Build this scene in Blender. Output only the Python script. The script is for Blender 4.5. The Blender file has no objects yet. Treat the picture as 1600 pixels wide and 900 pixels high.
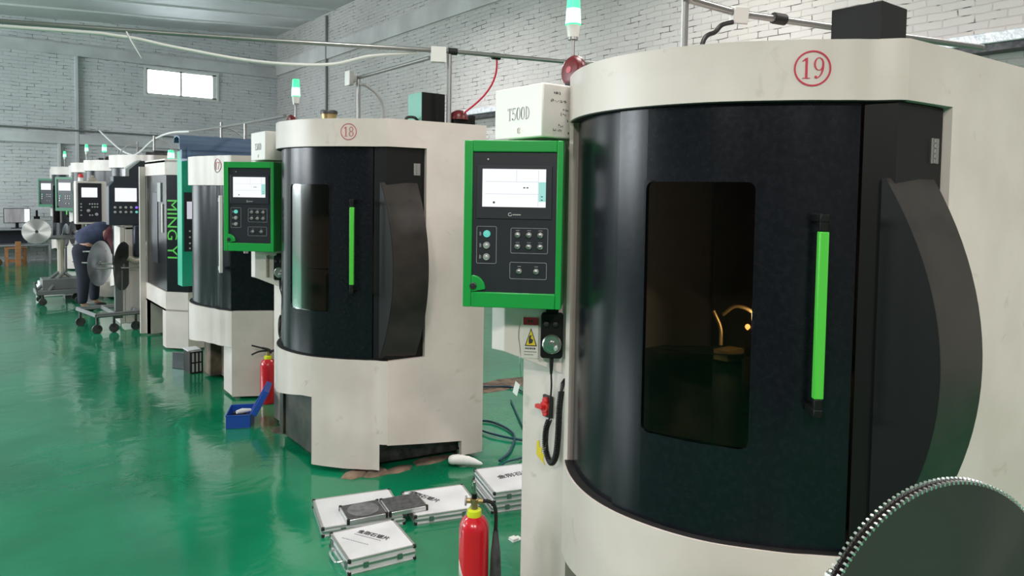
import bpy, math, random
from mathutils import Vector, Matrix
random.seed(7)
sc = bpy.context.scene
COL = sc.collection
PI = math.pi

# ---------------------------------------------------------------- camera
cam_d = bpy.data.cameras.new('camera')
cam = bpy.data.objects.new('camera', cam_d)
COL.objects.link(cam)
cam_d.sensor_width = 36.0
cam_d.lens = 25.425
cam_d.shift_y = -0.0581
cam_d.clip_start = 0.02
rt = Vector((0.79102661, -0.61159194, 0.015238))
up = Vector((0.01642668, 0.04613151, 0.9988003))
fw = Vector((0.61156117, 0.78982731, -0.04653767))
cam.matrix_world = Matrix(((rt.x, up.x, -fw.x, 0), (rt.y, up.y, -fw.y, 0), (rt.z, up.z, -fw.z, 1.65), (0, 0, 0, 1)))
sc.camera = cam

# ---------------------------------------------------------------- exposure, world
sc.view_settings.view_transform = 'Standard'
sc.view_settings.look = 'None'
sc.view_settings.gamma = 1.0
sc.view_settings.use_curve_mapping = False
sc.view_settings.exposure = 0.0
w = bpy.data.worlds.new('sky')
sc.world = w
w.use_nodes = True
bg = w.node_tree.nodes['Background']
bg.inputs[0].default_value = (0.86, 0.93, 1.0, 1)
bg.inputs[1].default_value = 26.0


def area(name, loc, rot, sx, sy, power, col):
    d = bpy.data.lights.new(name, 'AREA')
    d.shape = 'RECTANGLE'
    d.size = sx
    d.size_y = sy
    d.energy = power
    d.color = col
    o = bpy.data.objects.new(name, d)
    o.location = loc
    o.rotation_euler = rot
    COL.objects.link(o)
    return o


DAY = (0.88, 0.95, 1.0)
# daylight through the row of windows of the left wall (beyond the frame)
for i, yy in enumerate((9.8, 14.6)):
    area('window_daylight', (-8.85, yy, 3.0), (0, -PI / 2, 0), 1.9, 3.4, 500, DAY)
# added side light in front of the solid back wall, left of the view
area('added_side_light', (-2.9, 19.35, 2.0), (-PI / 2, 0, 0), 4.0, 3.6, 130, (0.90, 0.96, 1.0))
# added area lights below the ceiling, no fixtures; those behind the camera are fill
for (lx, ly, pw, col) in ((4.9, 9.3, 105, 0), (-2.2, 8.5, 120, 0), (-4.5, 13.0, 130, 0), (-4, 5.0, 95, 0), (5.4, 4.6, 85, 1), (5.0, 0.6, 90, 1),
                          (1.2, 2.0, 90, 1), (-2.2, -0.6, 190, 1), (-0.6, -2.4, 190, 1), (3.4, -2.8, 170, 1)):
    area('added_ceiling_light', (lx, ly, 4.55 if ly > 0 else 3.7), (0, 0, 0), 0.30, 1.1, pw, (1.0, 0.92, 0.885) if col else (1.0, 0.96, 0.95))


# ---------------------------------------------------------------- materials
def mat(name, col, rough=0.5, metal=0.0, **k):
    m = bpy.data.materials.new(name)
    m.use_nodes = True
    b = m.node_tree.nodes['Principled BSDF']
    b.inputs['Base Color'].default_value = (*col, 1)
    b.inputs['Roughness'].default_value = rough
    b.inputs['Metallic'].default_value = metal
    for kk, v in k.items():
        b.inputs[kk.replace('_', ' ')].default_value = v
    return m


def nodes(m):
    nt = m.node_tree
    return nt, nt.nodes, nt.links, nt.nodes['Principled BSDF']


def noise_to(m, scale, c0, c1, p0=0.35, p1=0.65, detail=6, vec_scale=(1, 1, 1), bump=0.0, rough=None, bumpscale=None):
    """Base colour varies between c0 and c1 with noise; optional bump / roughness variation."""
    nt, N, L, b = nodes(m)
    tc = N.new('ShaderNodeTexCoord')
    mp = N.new('ShaderNodeMapping')
    mp.inputs['Scale'].default_value = vec_scale
    L.new(tc.outputs['Object'], mp.inputs['Vector'])
    n = N.new('ShaderNodeTexNoise')
    n.inputs['Scale'].default_value = scale
    n.inputs['Detail'].default_value = detail
    L.new(mp.outputs[0], n.inputs['Vector'])
    r = N.new('ShaderNodeValToRGB')
    r.color_ramp.elements[0].position = p0
    r.color_ramp.elements[0].color = (*c0, 1)
    r.color_ramp.elements[1].position = p1
    r.color_ramp.elements[1].color = (*c1, 1)
    L.new(n.outputs['Fac'], r.inputs[0])
    L.new(r.outputs[0], b.inputs['Base Color'])
    if rough:
        mr = N.new('ShaderNodeMapRange')
        mr.inputs['To Min'].default_value = rough[0]
        mr.inputs['To Max'].default_value = rough[1]
        L.new(n.outputs['Fac'], mr.inputs['Value'])
        L.new(mr.outputs[0], b.inputs['Roughness'])
    if bump:
        n2 = N.new('ShaderNodeTexNoise')
        n2.inputs['Scale'].default_value = bumpscale or scale * 3
        n2.inputs['Detail'].default_value = 3
        L.new(mp.outputs[0], n2.inputs['Vector'])
        bp = N.new('ShaderNodeBump')
        bp.inputs['Strength'].default_value = bump
        bp.inputs['Distance'].default_value = 0.01
        L.new(n2.outputs['Fac'], bp.inputs['Height'])
        L.new(bp.outputs[0], b.inputs['Normal'])
    return m


def cream_mat(name, base, dirt, amount):
    """painted sheet metal with smudges and rusty stains near the foot"""
    m = mat(name, base, 0.38)
    nt, N, L, b = nodes(m)
    tc = N.new('ShaderNodeTexCoord')
    n1 = N.new('ShaderNodeTexNoise')
    n1.inputs['Scale'].default_value = 2.2
    n1.inputs['Detail'].default_value = 7
    L.new(tc.outputs['Object'], n1.inputs['Vector'])
    r1 = N.new('ShaderNodeValToRGB')
    r1.color_ramp.elements[0].position = 0.40
    r1.color_ramp.elements[0].color = (0.86, 0.85, 0.84, 1)
    r1.color_ramp.elements[1].position = 0.62
    r1.color_ramp.elements[1].color = (1, 1, 1, 1)
    L.new(n1.outputs['Fac'], r1.inputs[0])
    n2 = N.new('ShaderNodeTexNoise')
    n2.inputs['Scale'].default_value = 9
    n2.inputs['Detail'].default_value = 5
    n2.inputs['Distortion'].default_value = 0.8
    L.new(tc.outputs['Object'], n2.inputs['Vector'])
    r2 = N.new('ShaderNodeValToRGB')
    r2.color_ramp.elements[0].position = 0.66
    r2.color_ramp.elements[0].color = (0, 0, 0, 1)
    r2.color_ramp.elements[1].position = 0.76
    r2.color_ramp.elements[1].color = (amount, amount, amount, 1)
    L.new(n2.outputs['Fac'], r2.inputs[0])
    mx = N.new('ShaderNodeMix')
    mx.data_type = 'RGBA'
    mx.blend_type = 'MULTIPLY'
    mx.inputs[0].default_value = 1
    mx.inputs[6].default_value = (*base, 1)
    L.new(r1.outputs[0], mx.inputs[7])
    mx2 = N.new('ShaderNodeMix')
    mx2.data_type = 'RGBA'
    L.new(r2.outputs[0], mx2.inputs[0])
    L.new(mx.outputs[2], mx2.inputs[6])
    mx2.inputs[7].default_value = (*dirt, 1)
    L.new(mx2.outputs[2], b.inputs['Base Color'])
    return m


M = {}
M['cream'] = cream_mat('cream_sheet_metal_paint', (0.685, 0.612, 0.575), (0.32, 0.26, 0.21), 0.4)
M['cream_plain'] = mat('cream_paint', (0.70, 0.63, 0.60), 0.38)
M['white_box'] = mat('white_box_paint', (0.76, 0.71, 0.69), 0.35)
M['black'] = noise_to(mat('black_gloss_paint', (0.006, 0.007, 0.010), 0.25, Specular_IOR_Level=0.30), 60,
                      (0.0045, 0.0055, 0.0085), (0.007, 0.008, 0.012), rough=(0.20, 0.28), bump=0.015, bumpscale=240)
M['black2'] = mat('black_paint', (0.0065, 0.0068, 0.007), 0.45, Specular_IOR_Level=0.2)
M['gasket'] = mat('black_rubber', (0.006, 0.006, 0.006), 0.6)
M['visor'] = noise_to(mat('black_steel_warm_sheen', (0.02, 0.016, 0.014), 0.34, Specular_IOR_Level=0.4), 14, (0.017, 0.013, 0.0115), (0.026, 0.020, 0.018), rough=(0.3, 0.42))  # brown base carries the warm reflection of the ceiling lamps
M['green'] = mat('green_panel_paint', (0.010, 0.33, 0.055), 0.33)
M['green_far'] = mat('dark_green_panel_paint', (0.012, 0.17, 0.075), 0.4)
M['lime'] = mat('lime_green_grip', (0.075, 0.52, 0.050), 0.42)
M['teal'] = mat('teal_panel_paint', (0.0, 0.40, 0.245), 0.4)
M['face'] = mat('control_panel_face', (0.017, 0.018, 0.026), 0.38)
M['bezel'] = mat('screen_bezel', (0.026, 0.027, 0.036), 0.35)
M['whiteink'] = mat('white_ink', (0.62, 0.62, 0.62), 0.5)
M['greyink'] = mat('grey_ink', (0.30, 0.30, 0.32), 0.5)
M['blackink'] = mat('black_ink', (0.03, 0.03, 0.035), 0.6)
M['redink'] = mat('red_paint_mark', (0.50, 0.012, 0.045), 0.5)
M['redink2'] = mat('faded_red_paint_mark', (0.42, 0.10, 0.12), 0.6)
M['brownink'] = mat('brown_paint_mark', (0.30, 0.20, 0.19), 0.6)
M['pinkwash'] = mat('pale_pink_paint', (0.66, 0.52, 0.50), 0.5)
M['steel'] = mat('brushed_steel', (0.42, 0.42, 0.41), 0.30, 1.0)
M['chrome'] = mat('button_chrome', (0.62, 0.62, 0.62), 0.30, 0.55)
M['galv'] = mat('galvanised_pipe', (0.30, 0.30, 0.295), 0.33, 0.75)
M['darkmetal'] = noise_to(mat('dark_steel', (0.06, 0.06, 0.065), 0.45, 0.6), 20, (0.035, 0.035, 0.04), (0.09, 0.09, 0.09))
M['castmetal'] = mat('grey_cart_steel', (0.16, 0.17, 0.17), 0.5, 0.3)
M['plasticwhite'] = mat('white_plastic', (0.72, 0.72, 0.70), 0.45)
M['plasticgrey'] = mat('grey_plastic', (0.35, 0.35, 0.35), 0.5)
M['cable'] = mat('black_cable', (0.008, 0.008, 0.008), 0.45)
M['redcable'] = mat('red_cable', (0.55, 0.01, 0.04), 0.4)
M['tealcable'] = mat('dark_teal_hose', (0.005, 0.045, 0.075), 0.35)
M['red'] = mat('extinguisher_red', (0.56, 0.006, 0.018), 0.28, Coat_Weight=0.4)
M['red2'] = mat('red_plastic', (0.60, 0.02, 0.02), 0.4)
M['darkred'] = mat('dark_red_metal', (0.11, 0.006, 0.010), 0.35)
M['yellow'] = mat('yellow_label', (0.75, 0.58, 0.02), 0.5)
M['lemon'] = mat('lemon_yellow_band', (0.70, 0.78, 0.02), 0.5)
M['brass'] = mat('worn_brass', (0.36, 0.27, 0.13), 0.4, 0.8)
M['alu'] = mat('aluminium_edge', (0.66, 0.66, 0.66), 0.32, 0.9)
M['casewhite'] = noise_to(mat('white_case_panel', (0.62, 0.62, 0.64), 0.42), 6, (0.56, 0.56, 0.58), (0.66, 0.66, 0.68), rough=(0.35, 0.5))
M['foam'] = noise_to(mat('dark_foam', (0.05, 0.05, 0.052), 0.8), 40, (0.035, 0.035, 0.038), (0.075, 0.075, 0.078))
M['bluebox'] = mat('blue_toolbox_paint', (0.010, 0.065, 0.36), 0.33)
M['bluebeam'] = noise_to(mat('blue_sheet_metal', (0.045, 0.09, 0.18), 0.4), 5, (0.040, 0.085, 0.18), (0.10, 0.165, 0.28), vec_scale=(0.3, 1, 6))
M['paperlabel'] = mat('paper_label', (0.66, 0.64, 0.60), 0.6)
M['concrete'] = noise_to(mat('bare_concrete', (0.12, 0.085, 0.06), 0.85), 9, (0.05, 0.04, 0.03), (0.24, 0.16, 0.11), bump=0.3)
M['wood'] = noise_to(mat('orange_wood', (0.36, 0.15, 0.06), 0.55), 8, (0.28, 0.11, 0.04), (0.42, 0.19, 0.08), vec_scale=(1, 1, 6))
M['deskgrey'] = mat('grey_table_top', (0.30, 0.31, 0.33), 0.45)
M['lamp_tint'] = mat('green_lamp_light_tint', (0.16, 0.42, 0.34), 0.45)  # teal colour holds the green light of the signal lamp
M['navy'] = noise_to(mat('navy_cotton', (0.045, 0.055, 0.11), 0.85), 12, (0.032, 0.040, 0.085), (0.06, 0.07, 0.14))
M['maroon'] = noise_to(mat('maroon_cotton', (0.10, 0.022, 0.032), 0.85), 12, (0.08, 0.018, 0.026), (0.13, 0.03, 0.04))
M['trousers'] = mat('black_navy_trousers', (0.014, 0.018, 0.032), 0.85)
M['skin'] = mat('skin', (0.52, 0.29, 0.22), 0.55)
M['hair'] = mat('black_hair', (0.012, 0.010, 0.010), 0.6)
M['coil'] = mat('pale_coiled_hose', (0.42, 0.38, 0.31), 0.5)
M['silverpaint'] = mat('silver_grey_paint', (0.42, 0.43, 0.45), 0.35, 0.3)
M['navypaint'] = mat('dark_navy_paint', (0.022, 0.028, 0.045), 0.4)
M['interior'] = noise_to(mat('machine_interior_steel', (0.10, 0.095, 0.085), 0.5, 0.3), 5, (0.06, 0.06, 0.055), (0.16, 0.14, 0.12))


def emis(name, col, strength, base=(0.02, 0.02, 0.02)):
    m = mat(name, base, 0.4)
    b = m.node_tree.nodes['Principled BSDF']
    b.inputs['Emission Color'].default_value = (*col, 1)
    b.inputs['Emission Strength'].default_value = strength
    return m


M['screen'] = emis('lit_screen', (0.95, 0.97, 1.0), 1.0)
M['screen2'] = emis('lit_cyan_screen_area', (0.42, 0.90, 0.82), 0.8)
M['screenline'] = emis('screen_dim_lines', (0.70, 0.78, 0.78), 0.7)
M['screendim'] = emis('lit_pale_screen', (0.78, 0.76, 0.86), 0.75)
M['lens'] = emis('green_signal_lens', (0.03, 0.80, 0.30), 1.1, (0.1, 0.5, 0.3))
M['lenscore'] = emis('green_signal_bulb', (0.42, 1.0, 0.62), 1.35, (0.5, 0.9, 0.7))
M['btnteal'] = emis('lit_teal_button', (0.15, 0.75, 0.62), 0.8)
M['btngreen'] = emis('lit_green_button', (0.05, 0.85, 0.40), 1.0)
M['btnviolet'] = emis('lit_violet_button', (0.30, 0.12, 0.95), 1.2)
M['worklamp'] = emis('orange_work_glow', (1.0, 0.42, 0.10), 5.0)
M['sky_glow'] = None

# window glass of the machine doors: tinted, see-through
g = bpy.data.materials.new('tinted_door_glass')
g.use_nodes = True
nt = g.node_tree
nt.nodes.remove(nt.nodes['Principled BSDF'])
tr = nt.nodes.new('ShaderNodeBsdfTransparent')
tr.inputs[0].default_value = (0.60, 0.57, 0.52, 1)
gl = nt.nodes.new('ShaderNodeBsdfGlossy')
gl.inputs['Roughness'].default_value = 0.12
gl.inputs[0].default_value = (0.8, 0.8, 0.8, 1)
fr = nt.nodes.new('ShaderNodeFresnel')
fr.inputs[0].default_value = 1.25
mxs = nt.nodes.new('ShaderNodeMixShader')
nt.links.new(fr.outputs[0], mxs.inputs[0])
nt.links.new(tr.outputs[0], mxs.inputs[1])
nt.links.new(gl.outputs[0], mxs.inputs[2])
nt.links.new(mxs.outputs[0], nt.nodes['Material Output'].inputs[0])
M['doorglass'] = g
g2 = g.copy()
g2.name = 'clear_window_glass'
for n_ in g2.node_tree.nodes:
    if n_.type == 'BSDF_TRANSPARENT':
        n_.inputs[0].default_value = (0.95, 0.97, 0.97, 1)
M['glass'] = g2


def blade_mat(name, col, rough):
    """turned steel: anisotropic sheen round the hub"""
    m = mat(name, col, rough, 1.0, Anisotropic=0.85)
    nt, N, L, b = nodes(m)
    tg = N.new('ShaderNodeTangent')
    tg.direction_type = 'RADIAL'
    tg.axis = 'Z'
    L.new(tg.outputs[0], b.inputs['Tangent'])
    return m


M['blade'] = blade_mat('dark_blade_steel', (0.060, 0.056, 0.055), 0.34)
M['blade'].node_tree.nodes['Principled BSDF'].inputs['Metallic'].default_value = 0.55
M['bladebright'] = blade_mat('bright_blade_steel', (0.72, 0.74, 0.76), 0.24)
M['bladedark'] = blade_mat('black_blade_steel', (0.09, 0.095, 0.10), 0.35)
M['tooth'] = mat('carbide_tooth', (0.75, 0.75, 0.73), 0.25, 0.9)


def brick_mat(name, axes, base, crack, warm, tscale, crackamt):
    m = mat(name, base, 0.75)
    nt, N, L, b = nodes(m)
    tc = N.new('ShaderNodeTexCoord')
    sp = N.new('ShaderNodeSeparateXYZ')
    L.new(tc.outputs['Object'], sp.inputs[0])
    cb = N.new('ShaderNodeCombineXYZ')
    L.new(sp.outputs[axes], cb.inputs[0])
    L.new(sp.outputs[2], cb.inputs[1])
    # slight waviness of the courses
    nw = N.new('ShaderNodeTexNoise')
    nw.inputs['Scale'].default_value = 2.5
    L.new(cb.outputs[0], nw.inputs['Vector'])
    ad = N.new('ShaderNodeVectorMath')
    ad.operation = 'MULTIPLY_ADD'
    L.new(nw.outputs['Color'], ad.inputs[0])
    ad.inputs[1].default_value = (0.10, 0.055, 0)
    L.new(cb.outputs[0], ad.inputs[2])
    bk = N.new('ShaderNodeTexBrick')
    bk.inputs['Scale'].default_value = 1.0
    bk.inputs['Brick Width'].default_value = 0.25 * tscale
    bk.inputs['Row Height'].default_value = 0.07 * tscale
    bk.inputs['Mortar Size'].default_value = 0.0055 * tscale
    bk.inputs['Mortar Smooth'].default_value = 0.25
    bk.inputs['Color1'].default_value = (*base, 1)
    bk.inputs['Color2'].default_value = (base[0] * 0.93, base[1] * 0.93, base[2] * 0.94, 1)
    bk.inputs['Mortar'].default_value = (base[0] * 0.84, base[1] * 0.83, base[2] * 0.82, 1)
    L.new(ad.outputs[0], bk.inputs['Vector'])
    # big blotches
    n1 = N.new('ShaderNodeTexNoise')
    n1.inputs['Scale'].default_value = 0.55
    n1.inputs['Detail'].default_value = 4
    L.new(cb.outputs[0], n1.inputs['Vector'])
    r1 = N.new('ShaderNodeValToRGB')
    r1.color_ramp.elements[0].position = 0.38
    r1.color_ramp.elements[0].color = (*warm, 1)
    r1.color_ramp.elements[1].position = 0.62
    r1.color_ramp.elements[1].color = (1, 1, 1, 1)
    L.new(n1.outputs['Fac'], r1.inputs[0])
    mx = N.new('ShaderNodeMix')
    mx.data_type = 'RGBA'
    mx.blend_type = 'MULTIPLY'
    mx.inputs[0].default_value = 1
    L.new(bk.outputs['Color'], mx.inputs[6])
    L.new(r1.outputs[0], mx.inputs[7])
    # open joints: mortar mask times noise
    n2 = N.new('ShaderNodeTexNoise')
    n2.inputs['Scale'].default_value = 5.5
    n2.inputs['Detail'].default_value = 3
    L.new(cb.outputs[0], n2.inputs['Vector'])
    r2 = N.new('ShaderNodeValToRGB')
    r2.color_ramp.elements[0].position = 0.53
    r2.color_ramp.elements[0].color = (0, 0, 0, 1)
    r2.color_ramp.elements[1].position = 0.60
    r2.color_ramp.elements[1].color = (crackamt, crackamt, crackamt, 1)
    L.new(n2.outputs['Fac'], r2.inputs[0])
    mu = N.new('ShaderNodeMath')
    mu.operation = 'MULTIPLY'
    L.new(bk.outputs['Fac'], mu.inputs[0])
    L.new(r2.outputs[0], mu.inputs[1])
    mx2 = N.new('ShaderNodeMix')
    mx2.data_type = 'RGBA'
    L.new(mu.outputs[0], mx2.inputs[0])
    L.new(mx.outputs[2], mx2.inputs[6])
    mx2.inputs[7].default_value = (*crack, 1)
    L.new(mx2.outputs[2], b.inputs['Base Color'])
    bp = N.new('ShaderNodeBump')
    bp.invert = True
    bp.inputs['Strength'].default_value = 0.7
    bp.inputs['Distance'].default_value = 0.012
    L.new(bk.outputs['Fac'], bp.inputs['Height'])
    n3 = N.new('ShaderNodeTexNoise')
    n3.inputs['Scale'].default_value = 30
    L.new(cb.outputs[0], n3.inputs['Vector'])
    bp2 = N.new('ShaderNodeBump')
    bp2.inputs['Strength'].default_value = 0.25
    bp2.inputs['Distance'].default_value = 0.01
    L.new(n3.outputs['Fac'], bp2.inputs['Height'])
    L.new(bp.outputs[0], bp2.inputs['Normal'])
    L.new(bp2.outputs[0], b.inputs['Normal'])
    return m


M['brick_right'] = brick_mat('white_painted_brick', 1, (0.555, 0.535, 0.515), (0.10, 0.09, 0.08), (0.90, 0.90, 0.89), 1.0, 1.0)
M['brick_back'] = brick_mat('grey_painted_brick', 0, (0.70, 0.70, 0.715), (0.20, 0.195, 0.19), (0.86, 0.86, 0.87), 1.12, 1.0)
M['brick_dim'] = brick_mat('grey_old_brick', 1, (0.46, 0.455, 0.45), (0.10, 0.10, 0.10), (0.88, 0.88, 0.89), 1.1, 1.0)
M['near_wall'] = mat('grey_unseen_wall', (0.20, 0.19, 0.185), 0.6)  # unseen wall behind the camera; made-up grey tunes reflections in the black doors
M['plaster'] = noise_to(mat('white_plaster_beam', (0.55, 0.54, 0.53), 0.8), 1.4, (0.47, 0.45, 0.44), (0.60, 0.59, 0.575), bump=0.2)
M['plaster_back'] = noise_to(mat('grey_plaster_beam', (0.62, 0.62, 0.64), 0.8), 1.4, (0.50, 0.49, 0.50), (0.66, 0.665, 0.68), bump=0.2)
M['ceil'] = noise_to(mat('grey_ceiling_sheet', (0.62, 0.61, 0.62), 0.6), 0.8, (0.56, 0.55, 0.555), (0.68, 0.67, 0.68))
M['ceilrib'] = mat('ceiling_seam_metal', (0.78, 0.78, 0.78), 0.5)


def floor_mat():
    m = mat('green_epoxy_floor', (0.0, 0.25, 0.11), 0.12, Specular_IOR_Level=0.75)
    nt, N, L, b = nodes(m)
    tc = N.new('ShaderNodeTexCoord')
    n1 = N.new('ShaderNodeTexNoise')
    n1.inputs['Scale'].default_value = 1.1
    n1.inputs['Detail'].default_value = 5
    L.new(tc.outputs['Object'], n1.inputs['Vector'])
    r1 = N.new('ShaderNodeValToRGB')
    e = r1.color_ramp.elements
    e[0].position = 0.34
    e[0].color = (0.003, 0.140, 0.062, 1)
    e[1].position = 0.66
    e[1].color = (0.006, 0.220, 0.102, 1)
    L.new(n1.outputs['Fac'], r1.inputs[0])
    L.new(r1.outputs[0], b.inputs['Base Color'])
    # long gentle waves of the poured coat
    n2 = N.new('ShaderNodeTexNoise')
    n2.inputs['Scale'].default_value = 3.2
    n2.inputs['Detail'].default_value = 2.5
    n2.inputs['Distortion'].default_value = 0.6
    L.new(tc.outputs['Object'], n2.inputs['Vector'])
    n3 = N.new('ShaderNodeTexNoise')
    n3.inputs['Scale'].default_value = 38
    n3.inputs['Detail'].default_value = 2
    L.new(tc.outputs['Object'], n3.inputs['Vector'])
    b1 = N.new('ShaderNodeBump')
    b1.inputs['Strength'].default_value = 0.26
    b1.inputs['Distance'].default_value = 0.02
    L.new(n2.outputs['Fac'], b1.inputs['Height'])
    b2 = N.new('ShaderNodeBump')
    b2.inputs['Strength'].default_value = 0.12
    b2.inputs['Distance'].default_value = 0.004
    L.new(n3.outputs['Fac'], b2.inputs['Height'])
    L.new(b1.outputs[0], b2.inputs['Normal'])
    L.new(b2.outputs[0], b.inputs['Normal'])
    mr = N.new('ShaderNodeMapRange')
    mr.inputs['To Min'].default_value = 0.05
    mr.inputs['To Max'].default_value = 0.19
    L.new(n1.outputs['Fac'], mr.inputs['Value'])
    L.new(mr.outputs[0], b.inputs['Roughness'])
    return m


M['floor'] = floor_mat()


# ---------------------------------------------------------------- mesh helpers
class MB:
    def __init__(s):
        s.v = []
        s.f = []

    def add(s, vs, fs):
        o = len(s.v)
        s.v += [tuple(v) for v in vs]
        s.f += [tuple(i + o for i in f) for f in fs]
        return s

    def box(s, x0, x1, y0, y1, z0, z1, M4=None):
        vs = [Vector(p) for p in ((x0, y0, z0), (x1, y0, z0), (x1, y1, z0), (x0, y1, z0), (x0, y0, z1), (x1, y0, z1), (x1, y1, z1), (x0, y1, z1))]
        if M4:
            vs = [M4 @ v for v in vs]
        return s.add(vs, [(0, 3, 2, 1), (4, 5, 6, 7), (0, 1, 5, 4), (1, 2, 6, 5), (2, 3, 7, 6), (3, 0, 4, 7)])

    def prism(s, poly, z0, z1, f=None):
        """extrude a polygon (a,b) from z0 to z1; f maps (a,b,c) to a point"""
        f = f or (lambda a, b, c: (a, b, c))
        n = len(poly)
        A = sum(poly[i][0] * poly[(i + 1) % n][1] - poly[(i + 1) % n][0] * poly[i][1] for i in range(n))
        if A < 0:
            poly = poly[::-1]
        vs = [f(a, b, z0) for a, b in poly] + [f(a, b, z1) for a, b in poly]
        return s.add(vs, [tuple(range(n))[::-1], tuple(range(n, 2 * n))] + [(i, (i + 1) % n, n + (i + 1) % n, n + i) for i in range(n)])

    def cyl(s, p0, p1, r, r1=None, n=20):
        return s.tube([p0, p1], r, n, r1)

    def tube(s, pts, r, n=10, r1=None):
        pts = [Vector(p) for p in pts]
        m = len(pts)
        rs = r if isinstance(r, (list, tuple)) else [r + ((r1 if r1 is not None else r) - r) * i / (m - 1) for i in range(m)]
        t0 = (pts[1] - pts[0]).normalized()
        a = t0.orthogonal().normalized()
        vs = []
        for i, p in enumerate(pts):
            t = (pts[min(i + 1, m - 1)] - pts[max(i - 1, 0)]).normalized()
            a = (a - t * a.dot(t)).normalized()
            bb = t.cross(a)
            for k in range(n):
                an = 2 * PI * k / n
                vs.append(p + (a * math.cos(an) + bb * math.sin(an)) * rs[i])
        fs = [(i * n + k, i * n + (k + 1) % n, (i + 1) * n + (k + 1) % n, (i + 1) * n + k) for i in range(m - 1) for k in range(n)]
        fs += [tuple(range(n))[::-1], tuple(range((m - 1) * n, m * n))]
        return s.add(vs, fs)

    def lathe(s, c, prof, n=28, M4=None):
        """prof: list of (r,z) from bottom to top round the z axis through c"""
        vs = []
        for r, z in prof:
            for k in range(n):
                an = 2 * PI * k / n
                v = Vector((r * math.cos(an), r * math.sin(an), z))
                if M4:
                    v = M4 @ v
                vs.append((c[0] + v[0], c[1] + v[1], c[2] + v[2]))
        m = len(prof)
        fs = [(i * n + k, i * n + (k + 1) % n, (i + 1) * n + (k + 1) % n, (i + 1) * n + k) for i in range(m - 1) for k in range(n)]
        fs += [tuple(range(n))[::-1], tuple(range((m - 1) * n, m * n))]
        return s.add(vs, fs)

    def disc_axis(s, c, axis, prof, n=48):
        """lathe round an arbitrary axis"""
        q = Vector((0, 0, 1)).rotation_difference(Vector(axis).normalized()).to_matrix().to_4x4()
        return s.lathe(c, prof, n, q)

    def build(s, name, m, parent=None, org=(0, 0, 0), bevel=0.0, solid=0.0, smooth=35, loc=None, rotz=None):
        me = bpy.data.meshes.new(name)
        me.from_pydata([(x - org[0], y - org[1], z - org[2]) for x, y, z in s.v], [], s.f)
        me.materials.append(m)
        me.update()
        if smooth:
            me.shade_smooth()
            me.set_sharp_from_angle(angle=math.radians(smooth))
        o = bpy.data.objects.new(name, me)
        COL.objects.link(o)
        if parent is not None:
            o.parent = parent
        else:
            o.location = org
        if loc is not None:
            o.location = loc
        if rotz is not None:
            o.rotation_euler = (0, 0, rotz)
        if solid:
            md = o.modifiers.new('thickness', 'SOLIDIFY')
            md.thickness = solid
            md.offset = 0
        if bevel:
            md = o.modifiers.new('edges', 'BEVEL')
            md.width = bevel
            md.segments = 2
            md.limit_method = 'ANGLE'
        return o


def tag(o, label=None, cat=None, group=None, kind=None):
    if label:
        o['label'] = label
    if cat:
        o['category'] = cat
    if group:
        o['group'] = group
    if kind:
        o['kind'] = kind
    return o


def empty(name, loc, label=None, cat=None, group=None, rotz=0):
    o = bpy.data.objects.new(name, None)
    o.empty_display_size = 0.1
    o.location = loc
    o.rotation_euler = (0, 0, rotz)
    COL.objects.link(o)
    return tag(o, label, cat, group)


def struct(o):
    o['kind'] = 'structure'
    return o


def bez(p0, p1, p2, p3, n=16):
    p0, p1, p2, p3 = map(Vector, (p0, p1, p2, p3))
    return [p0 * (1 - t) ** 3 + p1 * 3 * t * (1 - t) ** 2 + p2 * 3 * t * t * (1 - t) + p3 * t ** 3 for t in [i / n for i in range(n + 1)]]


def smooth_path(pts, n=8):
    pts = [Vector(p) for p in pts]
    P = [pts[0] * 2 - pts[1]] + pts + [pts[-1] * 2 - pts[-2]]
    out = []
    for i in range(1, len(P) - 2):
        a, b, c, d = P[i - 1:i + 3]
        for k in range(n):
            t = k / n
            out.append(0.5 * ((2 * b) + (c - a) * t + (2 * a - 5 * b + 4 * c - d) * t * t + (3 * b - 3 * c + d - a) * t ** 3))
    out.append(pts[-1])
    return out


# --- flat lettering drawn as 2D shapes: lists of (verts2d, faces)
def ring2(cx, cy, rx, ry, th, tv, a0=0, a1=360, n=40):
    """elliptical stroke, th = stroke width at the sides, tv at top and bottom (roman digits)"""
    vs, fs = [], []
    full = a1 - a0 >= 360
    for k in range(n + 1):
        a = math.radians(a0 + (a1 - a0) * k / n)
        c, s_ = math.cos(a), math.sin(a)
        vs += [((rx) * c + cx, (ry) * s_ + cy), ((rx - th) * c + cx, (ry - tv) * s_ + cy)]
    for k in range(n):
        fs.append((2 * k, 2 * k + 2, 2 * k + 3, 2 * k + 1))
    return vs, fs


def poly2(*pts):
    return list(pts), [tuple(range(len(pts)))]


def bar2(x0, y0, x1, y1):
    return poly2((x0, y0), (x1, y0), (x1, y1), (x0, y1))


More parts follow.
